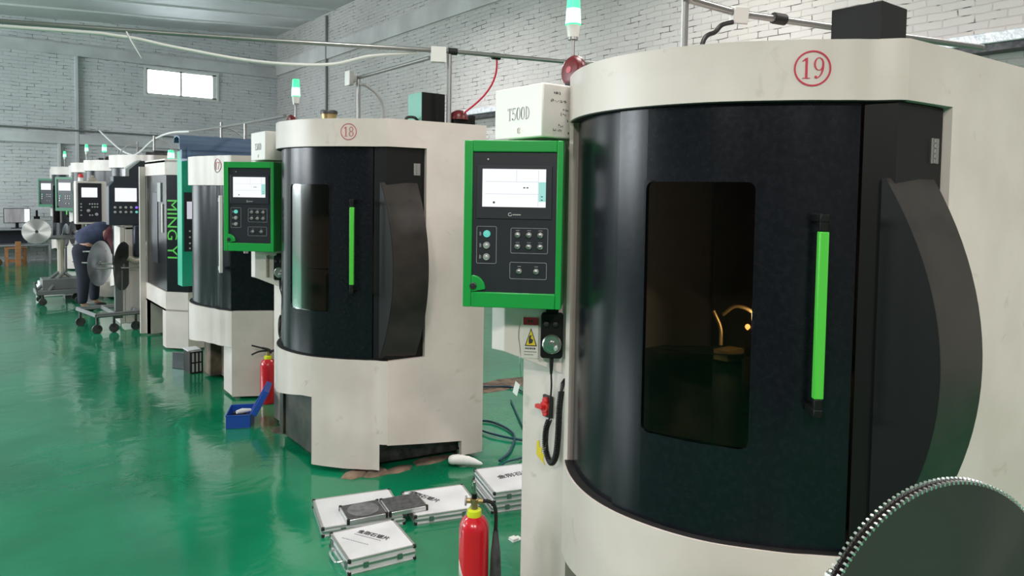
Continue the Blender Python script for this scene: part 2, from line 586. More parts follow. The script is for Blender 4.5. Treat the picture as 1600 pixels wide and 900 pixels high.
def digit(ch):
    """roman-style glyphs in a box 0.5 wide, 1 high"""
    if ch == '1':
        return [bar2(.20, .03, .31, .97), bar2(.08, 0, .43, .04), poly2((.20, .97), (.06, .84), (.07, .80), (.20, .86)), poly2((.20, .86), (.31, .86), (.31, 1.0), (.22, .97))]
    if ch == '8':
        return [ring2(.25, .74, .20, .26, .075, .035), ring2(.25, .27, .24, .27, .085, .035)]
    if ch == '9':
        return [ring2(.25, .69, .235, .31, .085, .035), ring2(.10, .62, .385, .62, .085, .03, -88, 8), ring2(.115, .08, .06, .06, .059, .059)]
    if ch == '7':
        return [bar2(.03, .86, .47, .98), poly2((.47, .98), (.38, .88), (.14, 0), (.24, 0)), bar2(.03, .78, .07, .98)]
    if ch == '0':
        return [ring2(.25, .5, .235, .5, .085, .03)]
    if ch == '5':
        return [bar2(.07, .90, .44, .99), bar2(.07, .52, .11, .92), ring2(.20, .30, .27, .30, .085, .035, -150, 128), ring2(.07, .14, .05, .05, .049, .049)]
    if ch == 'T':
        return [bar2(.20, .03, .31, .96), bar2(.12, 0, .39, .035), bar2(.0, .945, .51, .98), bar2(.0, .80, .03, .98), bar2(.48, .80, .51, .98)]
    if ch == 'D':
        return [bar2(.08, .02, .17, .96), bar2(.02, 0, .22, .035), bar2(.02, .945, .22, .98), ring2(.17, .49, .33, .49, .085, .035, -90, 90)]
    return []


def draw(shapes, mb, f, du=0, dv=0, sc_=1.0, lift=0.0, thick=0.0008):
    """put 2D shapes on a surface: f(u, v, h) gives the point; they get a small thickness"""
    for vs, fs in shapes:
        n = len(vs)
        lo = [f(du + x * sc_, dv + y * sc_, lift) for x, y in vs]
        hi = [f(du + x * sc_, dv + y * sc_, lift + thick) for x, y in vs]
        F = [tuple(i for i in fc) for fc in fs] + [tuple(i + n for i in fc[::-1]) for fc in fs]
        # rim
        for fc in fs:
            m_ = len(fc)
            for i in range(m_):
                a, b = fc[i], fc[(i + 1) % m_]
                F.append((a, b, b + n, a + n))
        mb.add(lo + hi, F)
    return mb


def font_mesh(text, size, rot_char=False):
    """2D triangles of a text in Blender's built-in font, left-bottom at the origin"""
    cu = bpy.data.curves.new('lettering', 'FONT')
    cu.body = text
    cu.size = size
    cu.resolution_u = 3
    ob = bpy.data.objects.new('lettering', cu)
    COL.objects.link(ob)
    dg = bpy.context.evaluated_depsgraph_get()
    dg.update()
    me = bpy.data.meshes.new_from_object(ob.evaluated_get(dg))
    vs = [(v.co.x, v.co.y) for v in me.vertices]
    fs = [tuple(p.vertices) for p in me.polygons]
    bpy.data.objects.remove(ob)
    bpy.data.curves.remove(cu)
    bpy.data.meshes.remove(me)
    if vs:
        x0 = min(v[0] for v in vs)
        y0 = min(v[1] for v in vs)
        vs = [(x - x0, y - y0) for x, y in vs]
    return (vs, fs)


def rrect(x0, x1, y0, y1, r, n=6):
    pts = []
    for cx_, cy_, a in ((x1 - r, y0 + r, -90), (x1 - r, y1 - r, 0), (x0 + r, y1 - r, 90), (x0 + r, y0 + r, 180)):
        for k in range(n + 1):
            an = math.radians(a + 90 * k / n)
            pts.append((cx_ + r * math.cos(an), cy_ + r * math.sin(an)))
    return pts


def rring(x0, x1, y0, y1, r, t):
    a = rrect(x0, x1, y0, y1, r)
    b = rrect(x0 + t, x1 - t, y0 + t, y1 - t, max(r - t, 0.0005))
    n = len(a)
    return a + b, [(i, (i + 1) % n, n + (i + 1) % n, n + i) for i in range(n)]


# ---------------------------------------------------------------- the room
XR, YB, XL, YN = 7.0, 19.5, -9.0, -6.0


def ceil_z(x):
    return 5.82 - 0.068 * (7 - x)


struct(MB().box(XL - .3, XR + .3, YN - .3, YB + .3, -0.2, 0).build('floor', M['floor'], smooth=0))
mb = MB()
mb.add([(XL - .3, YN - .3, ceil_z(XL - .3)), (XR + .3, YN - .3, ceil_z(XR + .3)), (XR + .3, YB + .3, ceil_z(XR + .3)), (XL - .3, YB + .3, ceil_z(XL - .3)),
        (XL - .3, YN - .3, 6.6), (XR + .3, YN - .3, 6.6), (XR + .3, YB + .3, 6.6), (XL - .3, YB + .3, 6.6)],
       [(0, 3, 2, 1), (4, 5, 6, 7), (0, 1, 5, 4), (1, 2, 6, 5), (2, 3, 7, 6), (3, 0, 4, 7)])
struct(mb.build('ceiling', M['ceil'], smooth=0))
mb = MB()
yy = 2.0
while yy < 19.4:
    q = [(XL, yy, ceil_z(XL)), (XR, yy, ceil_z(XR))]
    mb.add([(x, y + dy, z + dz) for x, y, z in q for dy, dz in ((-.025, .01), (.025, .01), (.025, -.035), (-.025, -.035))],
           [(0, 1, 2, 3), (7, 6, 5, 4), (0, 4, 5, 1), (1, 5, 6, 2), (2, 6, 7, 3), (3, 7, 4, 0)])
    yy += 1.25
struct(mb.build('trim_1', M['ceilrib'], smooth=0))
struct(MB().box(XR, XR + .3, YN - .3, YB + .3, 0, 6.4).build('wall_right', M['brick_right'], smooth=0))
# back wall with the window opening
WX0, WX1, WZ0, WZ1 = 3.78, 5.42, 3.97, 4.60
mb = MB()
mb.box(XL - .3, WX0, YB, YB + .3, 0, 6.4).box(WX1, XR, YB, YB + .3, 0, 6.4).box(WX0, WX1, YB, YB + .3, 0, WZ0).box(WX0, WX1, YB, YB + .3, WZ1, 6.4)
struct(mb.build('wall_back', M['brick_back'], smooth=0))
struct(MB().box(XL - .3, XL, YN - .3, YB, 0, 6.4).build('wall_left', M['brick_dim'], smooth=0))
struct(MB().box(XL, XR, YN - .3, YN, 0, 6.4).build('wall_near', M['near_wall'], smooth=0))
struct(MB().box(-5.05, -4.9, YB - .08, YB, 0, 3.95).box(-.9, -.75, YB - .08, YB, 0, 3.95).box(-5.05, -.75, YB - .08, YB, 3.8, 3.95).build('added_gate_frame', M['plasticgrey'], org=(-2.9, YB, 0), smooth=0))  # made-up gate frame around the added side light, wall is closed behind
# window frame, panes
wr = struct(MB().box(WX0 - .05, WX1 + .05, YB - .03, YB, WZ1, WZ1 + .05).box(WX0 - .05, WX1 + .05, YB - .03, YB, WZ0 - .05, WZ0)
            .box(WX0 - .05, WX0, YB - .03, YB, WZ0, WZ1).box(WX1, WX1 + .05, YB - .03, YB, WZ0, WZ1)
            .box(WX0, WX0 + .04, YB + .02, YB + .08, WZ0, WZ1).box(WX1 - .09, WX1, YB + .02, YB + .08, WZ0, WZ1)
            .box(WX0, WX1, YB + .02, YB + .08, WZ0, WZ0 + .035).box(WX0, WX1, YB + .02, YB + .08, WZ1 - .035, WZ1)
            .box(4.55, 4.60, YB + .02, YB + .08, WZ0, WZ1).build('window_1', M['plasticwhite'], org=(4.6, YB, WZ0), smooth=0))
for a, b in ((WX0 + .03, 4.56), (4.59, WX1 - .08)):
    MB().box(a, b, YB + .045, YB + .05, WZ0 + .02, WZ1 - .02).build('window_pane', M['glass'], wr, org=(4.6, YB, WZ0), smooth=0)
# concrete ring beams and pilasters
struct(MB().box(XL, XR, YB - .06, YB, 4.68, 4.95).build('trim_2', M['plaster_back'], smooth=0, bevel=.01))
struct(MB().box(XL, XR - 1.2, YB - .10, YB, 2.66, 2.90).build('trim_3', M['plaster_back'], smooth=0, bevel=.01))
struct(MB().box(XR - .05, XR, YN, YB, 4.75, 5.09).build('trim_4', M['plaster'], smooth=0, bevel=.01))
struct(MB().box(XL, 2.29, YB - .07, YB, 2.90, 4.68).build('trim_5', M['brick_back'], smooth=0))
struct(MB().box(2.27, 2.34, YB - .11, YB, 0, 4.68).build('trim_6', M['plaster_back'], smooth=0, bevel=.01))
struct(MB().box(1.92, 1.98, YB - .11, YB, 0, 2.66).build('trim_7', M['plaster_back'], smooth=0, bevel=.01))
# left-wall windows (beyond the frame, they let the daylight in)
for i, yy in enumerate((9.8, 14.6)):
    o = MB().box(XL, XL + .05, yy - 1.8, yy + 1.8, 3.97, 4.05).box(XL, XL + .05, yy - 1.8, yy + 1.8, 1.95, 2.03).box(XL, XL + .05, yy - 1.8, yy - 1.72, 2.03, 3.97) \
        .box(XL, XL + .05, yy + 1.72, yy + 1.8, 2.03, 3.97).build('window_%d' % (i + 2), M['plasticwhite'], org=(XL, yy, 1.95), smooth=0)
    struct(o)
# wall pipes on the back wall and the conduit on the right wall
tag(MB().tube([(-8.9, 19.36, 3.02), (3.3, 19.36, 2.97), (5.7, 19.36, 2.93)], .022).build('wall_pipe', M['galv'], org=(2, 19.36, 2.97)),
    'long thin grey pipe running along the lower ledge of the back wall', 'pipe')
tag(MB().tube([(6.96, 16.17, 2.2), (6.96, 16.17, 5.75)], .03).build('wall_conduit', M['galv'], org=(6.96, 16.17, 2.2)),
    'vertical grey conduit fixed to the right brick wall', 'conduit')


# ---------------------------------------------------------------- curved machines
class Plan:
    """front of a machine seen from above: radius against angle round (cx, cy)"""
    def __init__(s, cx, cy, keys):
        s.cx, s.cy, s.k = cx, cy, keys

    def r(s, th):
        k = s.k
        if th <= k[0][0]:
            return k[0][1]
        for (a, ra), (b, rb) in zip(k, k[1:]):
            if th <= b:
                t = (th - a) / (b - a)
                t = t * t * (3 - 2 * t)
                return ra + (rb - ra) * t
        return k[-1][1]

    def p(s, th, dr=0.0):
        r = s.r(th) + dr
        a = math.radians(th)
        return s.cx + r * math.cos(a), s.cy + r * math.sin(a)


def arc_sheet(mb, plan, t0, t1, dr, z0, z1, step=2.0, thick=0.012, z0f=None, inner=True):
    """curved plate between two angles with a real thickness"""
    n = max(2, int(abs(t1 - t0) / step))
    vs = []
    for i in range(n + 1):
        th = t0 + (t1 - t0) * i / n
        zz = z0f(th) if z0f else z0
        xo, yo = plan.p(th, dr)
        xi, yi = plan.p(th, dr - thick)
        vs += [(xo, yo, zz), (xo, yo, z1), (xi, yi, z1), (xi, yi, zz)]
    fs = []
    for i in range(n):
        a = 4 * i
        for k in range(4):
            fs.append((a + k, a + (k + 1) % 4, a + 4 + (k + 1) % 4, a + 4 + k))
    fs += [(0, 3, 2, 1), (4 * n, 4 * n + 1, 4 * n + 2, 4 * n + 3)]
    mb.add(vs, fs)
    return mb


def curved_panel_with_hole(mb, plan, t0, t1, dr, z0, z1, hole, thick=0.012):
    """door skin: hole = (ta, tb, za, zb)"""
    ta, tb, za, zb = hole
    arc_sheet(mb, plan, t0, ta, dr, z0, z1, thick=thick)
    arc_sheet(mb, plan, tb, t1, dr, z0, z1, thick=thick)
    arc_sheet(mb, plan, ta, tb, dr, z0, za, thick=thick)
    arc_sheet(mb, plan, ta, tb, dr, zb, z1, thick=thick)
    return mb


def plate(mb, pts, z0, z1, t=0.02, zb=None):
    """flat upright plates through plan points, thickness inward (to the left of the run)"""
    for (x0, y0), (x1, y1) in zip(pts, pts[1:]):
        d = Vector((x1 - x0, y1 - y0, 0)).normalized()
        n = Vector((-d.y, d.x, 0)) * t
        zz = zb if zb is not None else z0
        mb.add([(x0, y0, z0), (x1, y1, zz), (x1 + n.x, y1 + n.y, zz), (x0 + n.x, y0 + n.y, z0),
                (x0, y0, z1), (x1, y1, z1), (x1 + n.x, y1 + n.y, z1), (x0 + n.x, y0 + n.y, z1)],
               [(0, 3, 2, 1), (4, 5, 6, 7), (0, 1, 5, 4), (1, 2, 6, 5), (2, 3, 7, 6), (3, 0, 4, 7)])
    return mb


def make_control_panel(root, loc, rotz, w=.35, h=.59, frame='green', depth=.17, detail=2, first='btnteal', redlock=False):
    """box-shaped operator panel; local x along the face, -y outward, z up, origin at the lower left front corner"""
    fm = M[frame]
    sx, sy = w / .35, h / .59
    mb = MB()
    ff = .013
    # body and raised frame round the face
    mb.box(0, w, ff, depth, 0, h)
    i0, i1, j0, j1 = .031 * sx, .328 * sx, .054 * sy, .550 * sy
    mb.box(0, i0, 0, ff + .001, 0, h).box(i1, w, 0, ff + .001, 0, h).box(i0, i1, 0, ff + .001, 0, j0).box(i0, i1, 0, ff + .001, j1, h)
    if detail > 1:
        r = .05 * sx
        pts = [(i0, j0)] + [(i0 + r * math.cos(a), j0 + r * math.sin(a) + .01) for a in [PI / 2 * k / 8 for k in range(9)]]
        mb.prism(pts, 0.0, ff + .001, lambda a, b, c: (a, c, b))
    cp = mb.build('control_panel', fm, root, org=(0, 0, 0), loc=loc, rotz=rotz, bevel=.003 if detail > 1 else 0, smooth=30)
    MB().box(i0, i1, ff - .003, ff - .0002, j0, j1).build('panel_face', M['face'], cp, smooth=0)
    y = ff - .003
    # screen
    b_ = MB().box(.044 * sx, .312 * sx, y - .006, y, .315 * sy, .503 * sy)
    b_.build('screen_bezel', M['bezel'], cp, bevel=.002 if detail > 1 else 0, smooth=0)
    x0, x1, z0, z1 = .066 * sx, .290 * sx, .357 * sy, .490 * sy
    MB().box(x0, x1, y - .0075, y - .0055, z0, z1).build('screen', M['screen'], cp, smooth=0)
    if detail > 1:
        c_ = MB().box(x1 - .025, x1, y - .0082, y - .0074, z0 + .02, z1 - .045)
        c_.build('screen_sidebar', M['screen2'], cp, smooth=0)
        l_ = MB()
        for zz in (z1 - .045, z0 + .045):
            l_.box(x0 + .01, x1 - .027, y - .0081, y - .0074, zz, zz + .0012)
        l_.box(x0 + .12, x0 + .1212, y - .0081, y - .0074, z1 - .045, z1 - .003).box(x1 - .027, x1 - .0258, y - .0081, y - .0074, z0 + .003, z1 - .003)
        l_.build('screen_lines', M['screenline'], cp, smooth=0)
        d_ = MB()
        d_.box(x0 + .145, x0 + .152, y - .0083, y - .0074, z0 + .066, z0 + .070).box(x0 + .156, x0 + .163, y - .0083, y - .0074, z0 + .066, z0 + .070)
        d_.box(x0 + .038, x0 + .045, y - .0083, y - .0074, z0 + .012, z0 + .019)
        d_.box(x1 - .017, x1 - .010, y - .009, y - .0074, z0 + .036, z0 + .039).box(x1 - .017, x1 - .010, y - .009, y - .0074, z0 + .024, z0 + .027)
        d_.build('screen_text', M['blackink'], cp, smooth=0)
        # maker's mark below the screen and frames round the button groups
        f = lambda u, v, h_: (u, y - .006 - h_, v)
        lg = MB()
        draw([ring2(.165 * sx, .331, .0065, .0065, .0018, .0018, 40, 360, 18)], lg, f)
        lg.box(.166, .171, y - .007, y - .006, .3255, .3275)
        for k in range(7):
            lg.box(.1745 + k * .0042, .1745 + k * .0042 + .0030, y - .007, y - .006, .3285, .3318)
        lg.build('maker_logo', M['whiteink'], cp, smooth=0)
        MB().lathe((.085 * sx, y - .006, .524 * sy), [(.003, -.001), (.003, .001)], 12, Matrix.Rotation(PI / 2, 4, 'X')).build('status_led', M['whiteink'], cp)
        f2 = lambda u, v, h_: (u, y - h_, v)
        fr_ = MB()
        for (a, b, c, d) in ((.046, .118, .155, .288), (.168, .300, .194, .284), (.166, .297, .103, .163)):
            draw([rring(a, b, c, d, .006, .0016)], fr_, f2)
        # tiny captions beside the buttons
        for v in (.261, .220, .179):
            fr_.box(.057, .060, y - .0008, y, v - .007, v + .007).box(.0615, .063, y - .0008, y, v - .006, v + .005)
        for u in (.193, .233, .273):
            for v in (.274, .232):
                fr_.box(u - .007, u + .007, y - .0008, y, v, v + .0018)
        for u in (.20, .26):
            fr_.box(u - .006, u + .006, y - .0008, y, .147, .149)
        fr_.build('printed_frames', M['greyink'], cp, smooth=0)
    rx = Matrix.Rotation(PI / 2, 4, 'X')
    def knob(u, v, r, mm, nm='button'):
        k = MB().lathe((u * sx, y, v * sy), [(r, 0), (r, .006), (r * .82, .009), (r * .80, .0075), (r * .55, .0075), (r * .5, .011), (.001, .012)], 18 if detail > 1 else 10, rx)
        k.build(nm, mm, cp)
        if detail > 1 and mm is M['chrome'] and r < .0115:
            MB().box(u * sx - .009, u * sx + .004, y - .019, y - .010, v * sy - .0025, v * sy + .0025,
                     ).build('selector_lever', M['steel'], cp, smooth=0)
    knob(.083, .261, .0125, M[first], 'lit_button')
    knob(.083, .220, .0125, M['chrome'])
    knob(.083, .179, .0125, M['chrome'])
    for u in (.193, .233, .273):
        for v in (.259, .218):
            knob(u, v, .010, M['chrome'])
    for u in (.20, .26):
        knob(u, .131, .010, M['chrome'])
    lk = MB().lathe((.038 * sx, 0, .076 * sy), [(.012, 0), (.012, .008), (.009, .009), (.008, .005), (.004, .005), (.0035, .010), (.001, .0105)], 20, rx)
    lk.build('panel_lock', M['red2'] if redlock else M['darkmetal'], cp)
    return cp


CXA, CYA = 2.24, 0.71
KEYS_A = [(112, .66), (146, .640), (176, .648), (192, .645), (204, .645), (218, .640), (231, .648), (240, .662), (248.2, .70)]


def make_round_machine(y0, label, number, detail=2, ztop=2.075, zdt=1.915, zdb=.675, plan_keys=None, cxy=None, x1=2.62, yK2=None,
                       xhinge=2.212, frame='green', grip='lime', column=True, box=True, window=True, dx=0.0, ink='redink', side_pts=None, far=1.14, black_cab=True):
    ox, oy = cxy or (CXA, CYA)
    P = Plan(ox, oy, plan_keys or KEYS_A)
    root = empty('grinding_machine', (ox + dx, y0 + oy, 0), label, 'machine', 'rounded cream grinding machines in the row')
    O = (ox, oy, 0)
    th0, thK = P.k[0][0], P.k[-1][0]
    # left end angle where the arc meets y = far
    t0 = th0
    while P.p(t0)[1] > far and t0 < 175:
        t0 += 1
    K = P.p(thK)
    side = side_pts or [K, (2.215, .042), (x1, .008)]
    H2 = side[1]
    E_ = side[-1]
    # ---- housing: cream sheet metal round the door
    hb = MB()
    arc_sheet(hb, P, t0, thK, 0, zdt, ztop, thick=.035)
    plate(hb, [K, H2], zdt, ztop, .03)
    xc = 2.472
    Hc = (xc, H2[1] + (E_[1] - H2[1]) * (xc - H2[0]) / (E_[0] - H2[0]))
    plate(hb, [H2, Hc], .150, ztop, .03, zb=.122)
    plate(hb, [Hc, E_], .03, ztop, .03)
    # skirt under the door
    def zsk(th):
        return .34 + max(0, min(1, (th - 140) / 60)) * .095
    thr = 207.0
    arc_sheet(hb, P, t0, thr, 0, 0, zdb, thick=.035, z0f=zsk)
    arc_sheet(hb, P, thr, 244.5, 0, .03, zdb, thick=.035)
    arc_sheet(hb, P, 244.5, thK, 0, .185, zdb, thick=.035)
    plate(hb, [K, H2], .180, zdb, .03, zb=.150)
    # roof, floor tray, far side and back
    arc = [P.p(t0 + (thK - t0) * i / 30, -.02) for i in range(31)]
    poly = arc + [(H2[0], H2[1] + .02), (E_[0], E_[1] + .02), (E_[0], far), ]
    hb.prism(poly, ztop - .035, ztop - .015)
    hb.prism(poly, .44, .46)
    hb.box(E_[0] - .03, E_[0], E_[1] + .02, far, .03, ztop - .015)
    hb.box(P.p(t0)[0] + .01, E_[0] - .03, far - .02, far, .03, ztop - .036)
    hsg = hb.build('housing', M['cream'], root, org=O, smooth=30)
    # right foot lower cut: the housing's side plate stands on two feet
    # ---- machine bed inside the skirt, set back
    bd = MB().prism([(max(P.p(180 + 6 * i, -.10)[0], 1.87), P.p(180 + 6 * i, -.10)[1]) for i in range(0, 11)] + [(x1 - .10, .12), (x1 - .10, far - .06), (1.87, far - .06)], .02, .43)
    bd.build('machine_bed', M['darkmetal'], root, org=O, bevel=.01)
    # ---- black ledges closing the gap between housing lip and door
    gk = MB()
    arc_sheet(gk, P, t0, thK, -.006, zdb - .012, zdb + .003, thick=.08)
    gk.build('door_track', M['gasket'], root, org=O)
    gk = MB()
    arc_sheet(gk, P, t0, thK, -.006, zdt - .003, zdt + .010, thick=.08)
    gk.build('door_track', M['gasket'], root, org=O)
    # ---- fixed black side panel, left of the door
    tf, ts = 176.5, 240.5
    sp_ = MB()
    arc_sheet(sp_, P, t0 + 1, tf - .7, -.034, zdb, zdt, thick=.012)
    sp_.build('fixed_side_panel', M['black'], root, org=O)
    # ---- sliding door with window
    wz0, wz1, wa, wb = .945, 1.695, 186.5, 216.0
    dm = MB()
    curved_panel_with_hole(dm, P, tf, ts, -.026, zdb + .004, zdt - .004, (wa, wb, wz0, wz1), thick=.014)
    door = dm.build('sliding_door', M['black'], root, org=O)
    if window:
        R_ = .62
        def on_door(u, v, h_=0):
            th = u
            x, y = P.p(th, -.026 + h_)
            return (x, y, v)
        # gasket frame with rounded inner corners
        deg = math.degrees(1 / R_)
        inner = [(a, b) for a, b in rrect(wa * R_ / 57.3, wb * R_ / 57.3, wz0, wz1, .022, 6)]
        n = len(inner)
        cxm, czm = (wa + wb) / 2 * R_ / 57.3, (wz0 + wz1) / 2
        outer = []
        for a, b in inner:
            outer.append((a + (.006 if a > cxm else -.006), b + (.006 if b > czm else -.006)))
        outer2 = []
        hw, hh = (wb - wa) / 2 * R_ / 57.3 + .006, (wz1 - wz0) / 2 + .006
        for a, b in outer:
            outer2.append((a, b))
        sq = []
        for a, b in inner:     # square companion, fills the corners
            dxa, dzb = a - cxm, b - czm
            if abs(dxa) > hw - .034 and abs(dzb) > hh - .034:
                s_ = max(abs(dxa) / hw, abs(dzb) / hh)
                sq.append((cxm + dxa / s_, czm + dzb / s_))
            else:
                sq.append((cxm + (math.copysign(hw, dxa) if abs(dxa) > hw - .034 else dxa), czm + (math.copysign(hh, dzb) if abs(dzb) > hh - .034 else dzb)))
        fr_ = MB()
        fr_.add([on_door(a * 57.3 / R_, b, .002) for a, b in inner] + [on_door(a * 57.3 / R_, b, .002) for a, b in sq] + [on_door(a * 57.3 / R_, b, -.012) for a, b in inner],
                [(i, (i + 1) % n, n + (i + 1) % n, n + i) for i in range(n)] + [(i, 2 * n + i, 2 * n + (i + 1) % n, (i + 1) % n) for i in range(n)])
        fr_.build('window_frame', M['black'], door, org=O)
        gs = MB()
        arc_sheet(gs, P, wa - .3, wb + .3, -.030, wz0 - .002, wz1 + .002, thick=.004)
        gs.build('window_pane', M['doorglass'], door, org=O)
    # ---- inside: column, spindle, mounted blade (seen dimly through the window)
    if detail > 1:
        it = MB()
        it.box(2.50, 2.56, .20, 1.05, .47, 2.0)
        it.box(2.22, 2.45, .32, .62, 1.15, 2.0)
        it.box(1.98, 2.10, .62, .95, .47, 1.10)
        it.box(1.80, 2.30, .42, .82, .47, .86)
        it.cyl((1.92, .55, .86), (1.92, .55, 1.14), .045)
        it.cyl((2.02, .46, 1.0), (2.02, .46, 1.62), .03)
        it.build('machine_interior', M['interior'], root, org=O, bevel=.006)
        bl = MB().disc_axis((1.90, .56, 1.17), (.1, .1, 1), [(.19, -.0015), (.19, .0015)], 64)
        bl.build('mounted_blade', M['bladedark'], root, org=O)
        if detail > 2:
            wlamp = MB().lathe((1.845, .43, 1.27), [(.001, -.009), (.006, -.004), (.008, 0), (.006, .006), (.001, .009)], 14)
            wlo = wlamp.build('work_lamp', M['worklamp'], root, org=O)
            wl_ = bpy.data.lights.new('work_lamp_light', 'POINT')
            wl_.energy = 1.1
            wl_.color = (1.0, .72, .42)
            wl_.shadow_soft_size = .02
            wo = bpy.data.objects.new('work_lamp_light', wl_)
            COL.objects.link(wo)
            wo.parent = wlo
            wo.location = (1.83 - O[0], .40 - O[1], 1.31)
            fx = MB()
            fx.tube(smooth_path([(1.82, .50, 1.30), (1.83, .46, 1.33), (1.85, .41, 1.31), (1.86, .38, 1.24)], 6), .006)
            fx.tube(smooth_path([(1.80, .52, 1.31), (1.81, .50, 1.26), (1.80, .49, 1.21)], 6), .006)
            fx.tube(smooth_path([(1.84, .36, 1.30), (1.85, .34, 1.26), (1.845, .345, 1.19)], 6), .008)
            fx.box(1.78, 1.86, .45, .50, 1.17, 1.20)
            fx.build('coolant_nozzles', M['brass'], root, org=O)
    # ---- door pull
    thh = 230.6
    a = math.radians(thh)
    hx, hy = P.p(thh, .030)
    rz = a + PI / 2
    hroot = MB().box(-.013, .013, -.010, .010, 1.118, 1.565, Matrix.Translation((hx, hy, 0)) @ Matrix.Rotation(rz, 4, 'Z')) \
        .build('door_pull', M[grip], root, org=O, bevel=.003)
    T = Matrix.Translation((hx, hy, 0)) @ Matrix.Rotation(rz, 4, 'Z')
    for z0_, z1_, z2_, z3_ in ((1.565, 1.612, 1.590, 1.612), (1.068, 1.118, 1.068, 1.090)):
        MB().box(-.011, .011, -.008, .010, z0_, z1_, T).box(-.012, .012, -.010, .060, z2_, z3_, T).build('pull_bracket', M['black2'], hroot, org=O, bevel=.003)
    # ---- hinged panel at the right, flat, with its bulging visor
    hp = MB()
    K1 = P.p(thK - 1.2, -.014)
    S1 = P.p(ts + .6, -.022)
    KH = (H2[0] - .006, H2[1] + .022)
    plate(hp, [S1, K1, KH], zdb + .004, zdt - .004, .012)
    hinged = hp.build('hinged_panel', M['black2'] if detail > 1 else M['black'], root, org=O)
    if detail > 1:
        vis = MB()
        prof = []
        zc, hh_ = 1.20, .51
        for i in range(25):
            t = -1 + 2 * i / 24
            prof.append((t, zc + hh_ * t))
        xs0, xs1 = 1.945, 2.165
        # shift the arc on the right end plane, the base line follows the panel
        def base(x):
            return K1[1] + (KH[1] - K1[1]) * (x - K1[0]) / (KH[0] - K1[0])
        vs = []
        for x in (xs0, xs1):
            c0_, c1_ = (-.062, .155) if x == xs0 else (-.078, .140)
            vs += [(x, c0_ + c1_ * t * t, z) for t, z in prof]
            vs += [(x, max(base(max(x, K1[0])) + .02, c0_ + c1_ * t * t + .002), z) for t, z in prof]
        n = len(prof)
        fs = []
        for i in range(n - 1):
            fs.append((i, i + 1, 2 * n + i + 1, 2 * n + i))
            fs.append((2 * n + i, 2 * n + i + 1, 3 * n + i + 1, 3 * n + i))
        fs.append((n - 1, 2 * n - 1, 4 * n - 1, 3 * n - 1))
        fs.append((0, 2 * n, 3 * n, n))
        vis.add(vs, fs)
        vo = vis.build('bulging_visor', M['visor'], root, org=O, smooth=40)
        vsd = MB()
        vsd.add(vs[:2 * n] + [(x - .004, y, z) for x, y, z in vs[:2 * n]], [(i, n + i, n + i + 1, i + 1) for i in range(n - 1)] + [(2 * n + i, 2 * n + i + 1, 3 * n + i + 1, 3 * n + i) for i in range(n - 1)]
                + [(i, i + 1, 2 * n + i + 1, 2 * n + i) for i in range(n - 1)])
        vsd.build('visor_side', M['black2'], vo, org=O, smooth=0)  # side face split off in darker paint to hold its shade
    # hinges
    for z in (1.79, 1.285, .79):
        hx0 = 2.163
        hm = MB()
        fdir = Vector((KH[0] - K1[0], KH[1] - K1[1], 0)).normalized()
        T = Matrix.Translation((hx0, K1[1] + (hx0 - K1[0]) * fdir.y / fdir.x, z)) @ Matrix.Rotation(math.atan2(fdir.y, fdir.x), 4, 'Z')
        hm.box(-.021, -.005, -.005, 0, -.035, .035, T).box(.005, .021, -.005, 0, -.035, .035, T)
        for k in range(5):
            hm.cyl(T @ Vector((0, -.004, -.035 + .014 * k + .001)), T @ Vector((0, -.004, -.035 + .014 * k + .013)), .0055, n=10)
        hm.build('hinge', M['steel'], root, org=O)
    # ---- number in a circle, painted on the band
    if number:
        tn = 227.9
        def on_band(u, v, h_):
            x, y = P.p(tn + math.degrees(u / .645), h_)
            return (x, y, 1.998 + v)
        R0 = .0475
        nm = MB()
        draw([ring2(0, 0, R0, R0, .0045, .0045, 0, 360, 60)], nm, on_band, lift=.001)
        draw([(v_, f_) for v_, f_ in digit(number[0])], nm, on_band, -.030, -.027, .056, .0006)
        draw([(v_, f_) for v_, f_ in digit(number[1])], nm, on_band, .002, -.027, .056, .0006)
        nm.build('number_mark', M[ink], root, org=O, smooth=0)
        if number == '18':
            ds = MB()
            draw([(([(math.cos(q * PI / 12) * .044, math.sin(q * PI / 12) * .044) for q in range(24)]), [tuple(range(24))])], ds, on_band, lift=.0002, thick=.0003)
            ds.build('number_ground', M['pinkwash'], root, org=O)
    # ---- control column to the left of the enclosure
    if column:
        cy0, cy1 = 1.145, 1.43
        up_ = MB().box(1.64, 2.30, cy0, cy1, 1.856, 2.048)
        up_.build('column_head', M['white_box'], root, org=O, bevel=.006)
        ch = MB()
        pl = [(1.64, cy1), (1.64, 1.35), (1.845, cy0), (2.30, cy0), (2.30, cy1)]
        n = len(pl)
        zb = [1.05, 1.055, .955, .955, 1.05]
        ch.add([(x, y, z) for (x, y), z in zip(pl, zb)] + [(x, y, 1.856) for x, y in pl],
               [tuple(range(n))[::-1], tuple(range(n, 2 * n))] + [(i, (i + 1) % n, n + (i + 1) % n, n + i) for i in range(n)])
        ch.build('column', M['cream_plain'], root, org=O, bevel=.004, smooth=0)
        pm = MB().box(1.80, 2.30, 1.165, cy1, .03, 1.04)
        pm.build('lower_pillar', M['cream'], root, org=O, bevel=.004)
        ft = MB().cyl((1.86, 1.36, 0), (1.86, 1.36, .03), .03).cyl((1.86, 1.36, .0), (1.86, 1.36, .012), .045)
        ft.build('levelling_foot', M['steel'], root, org=O)
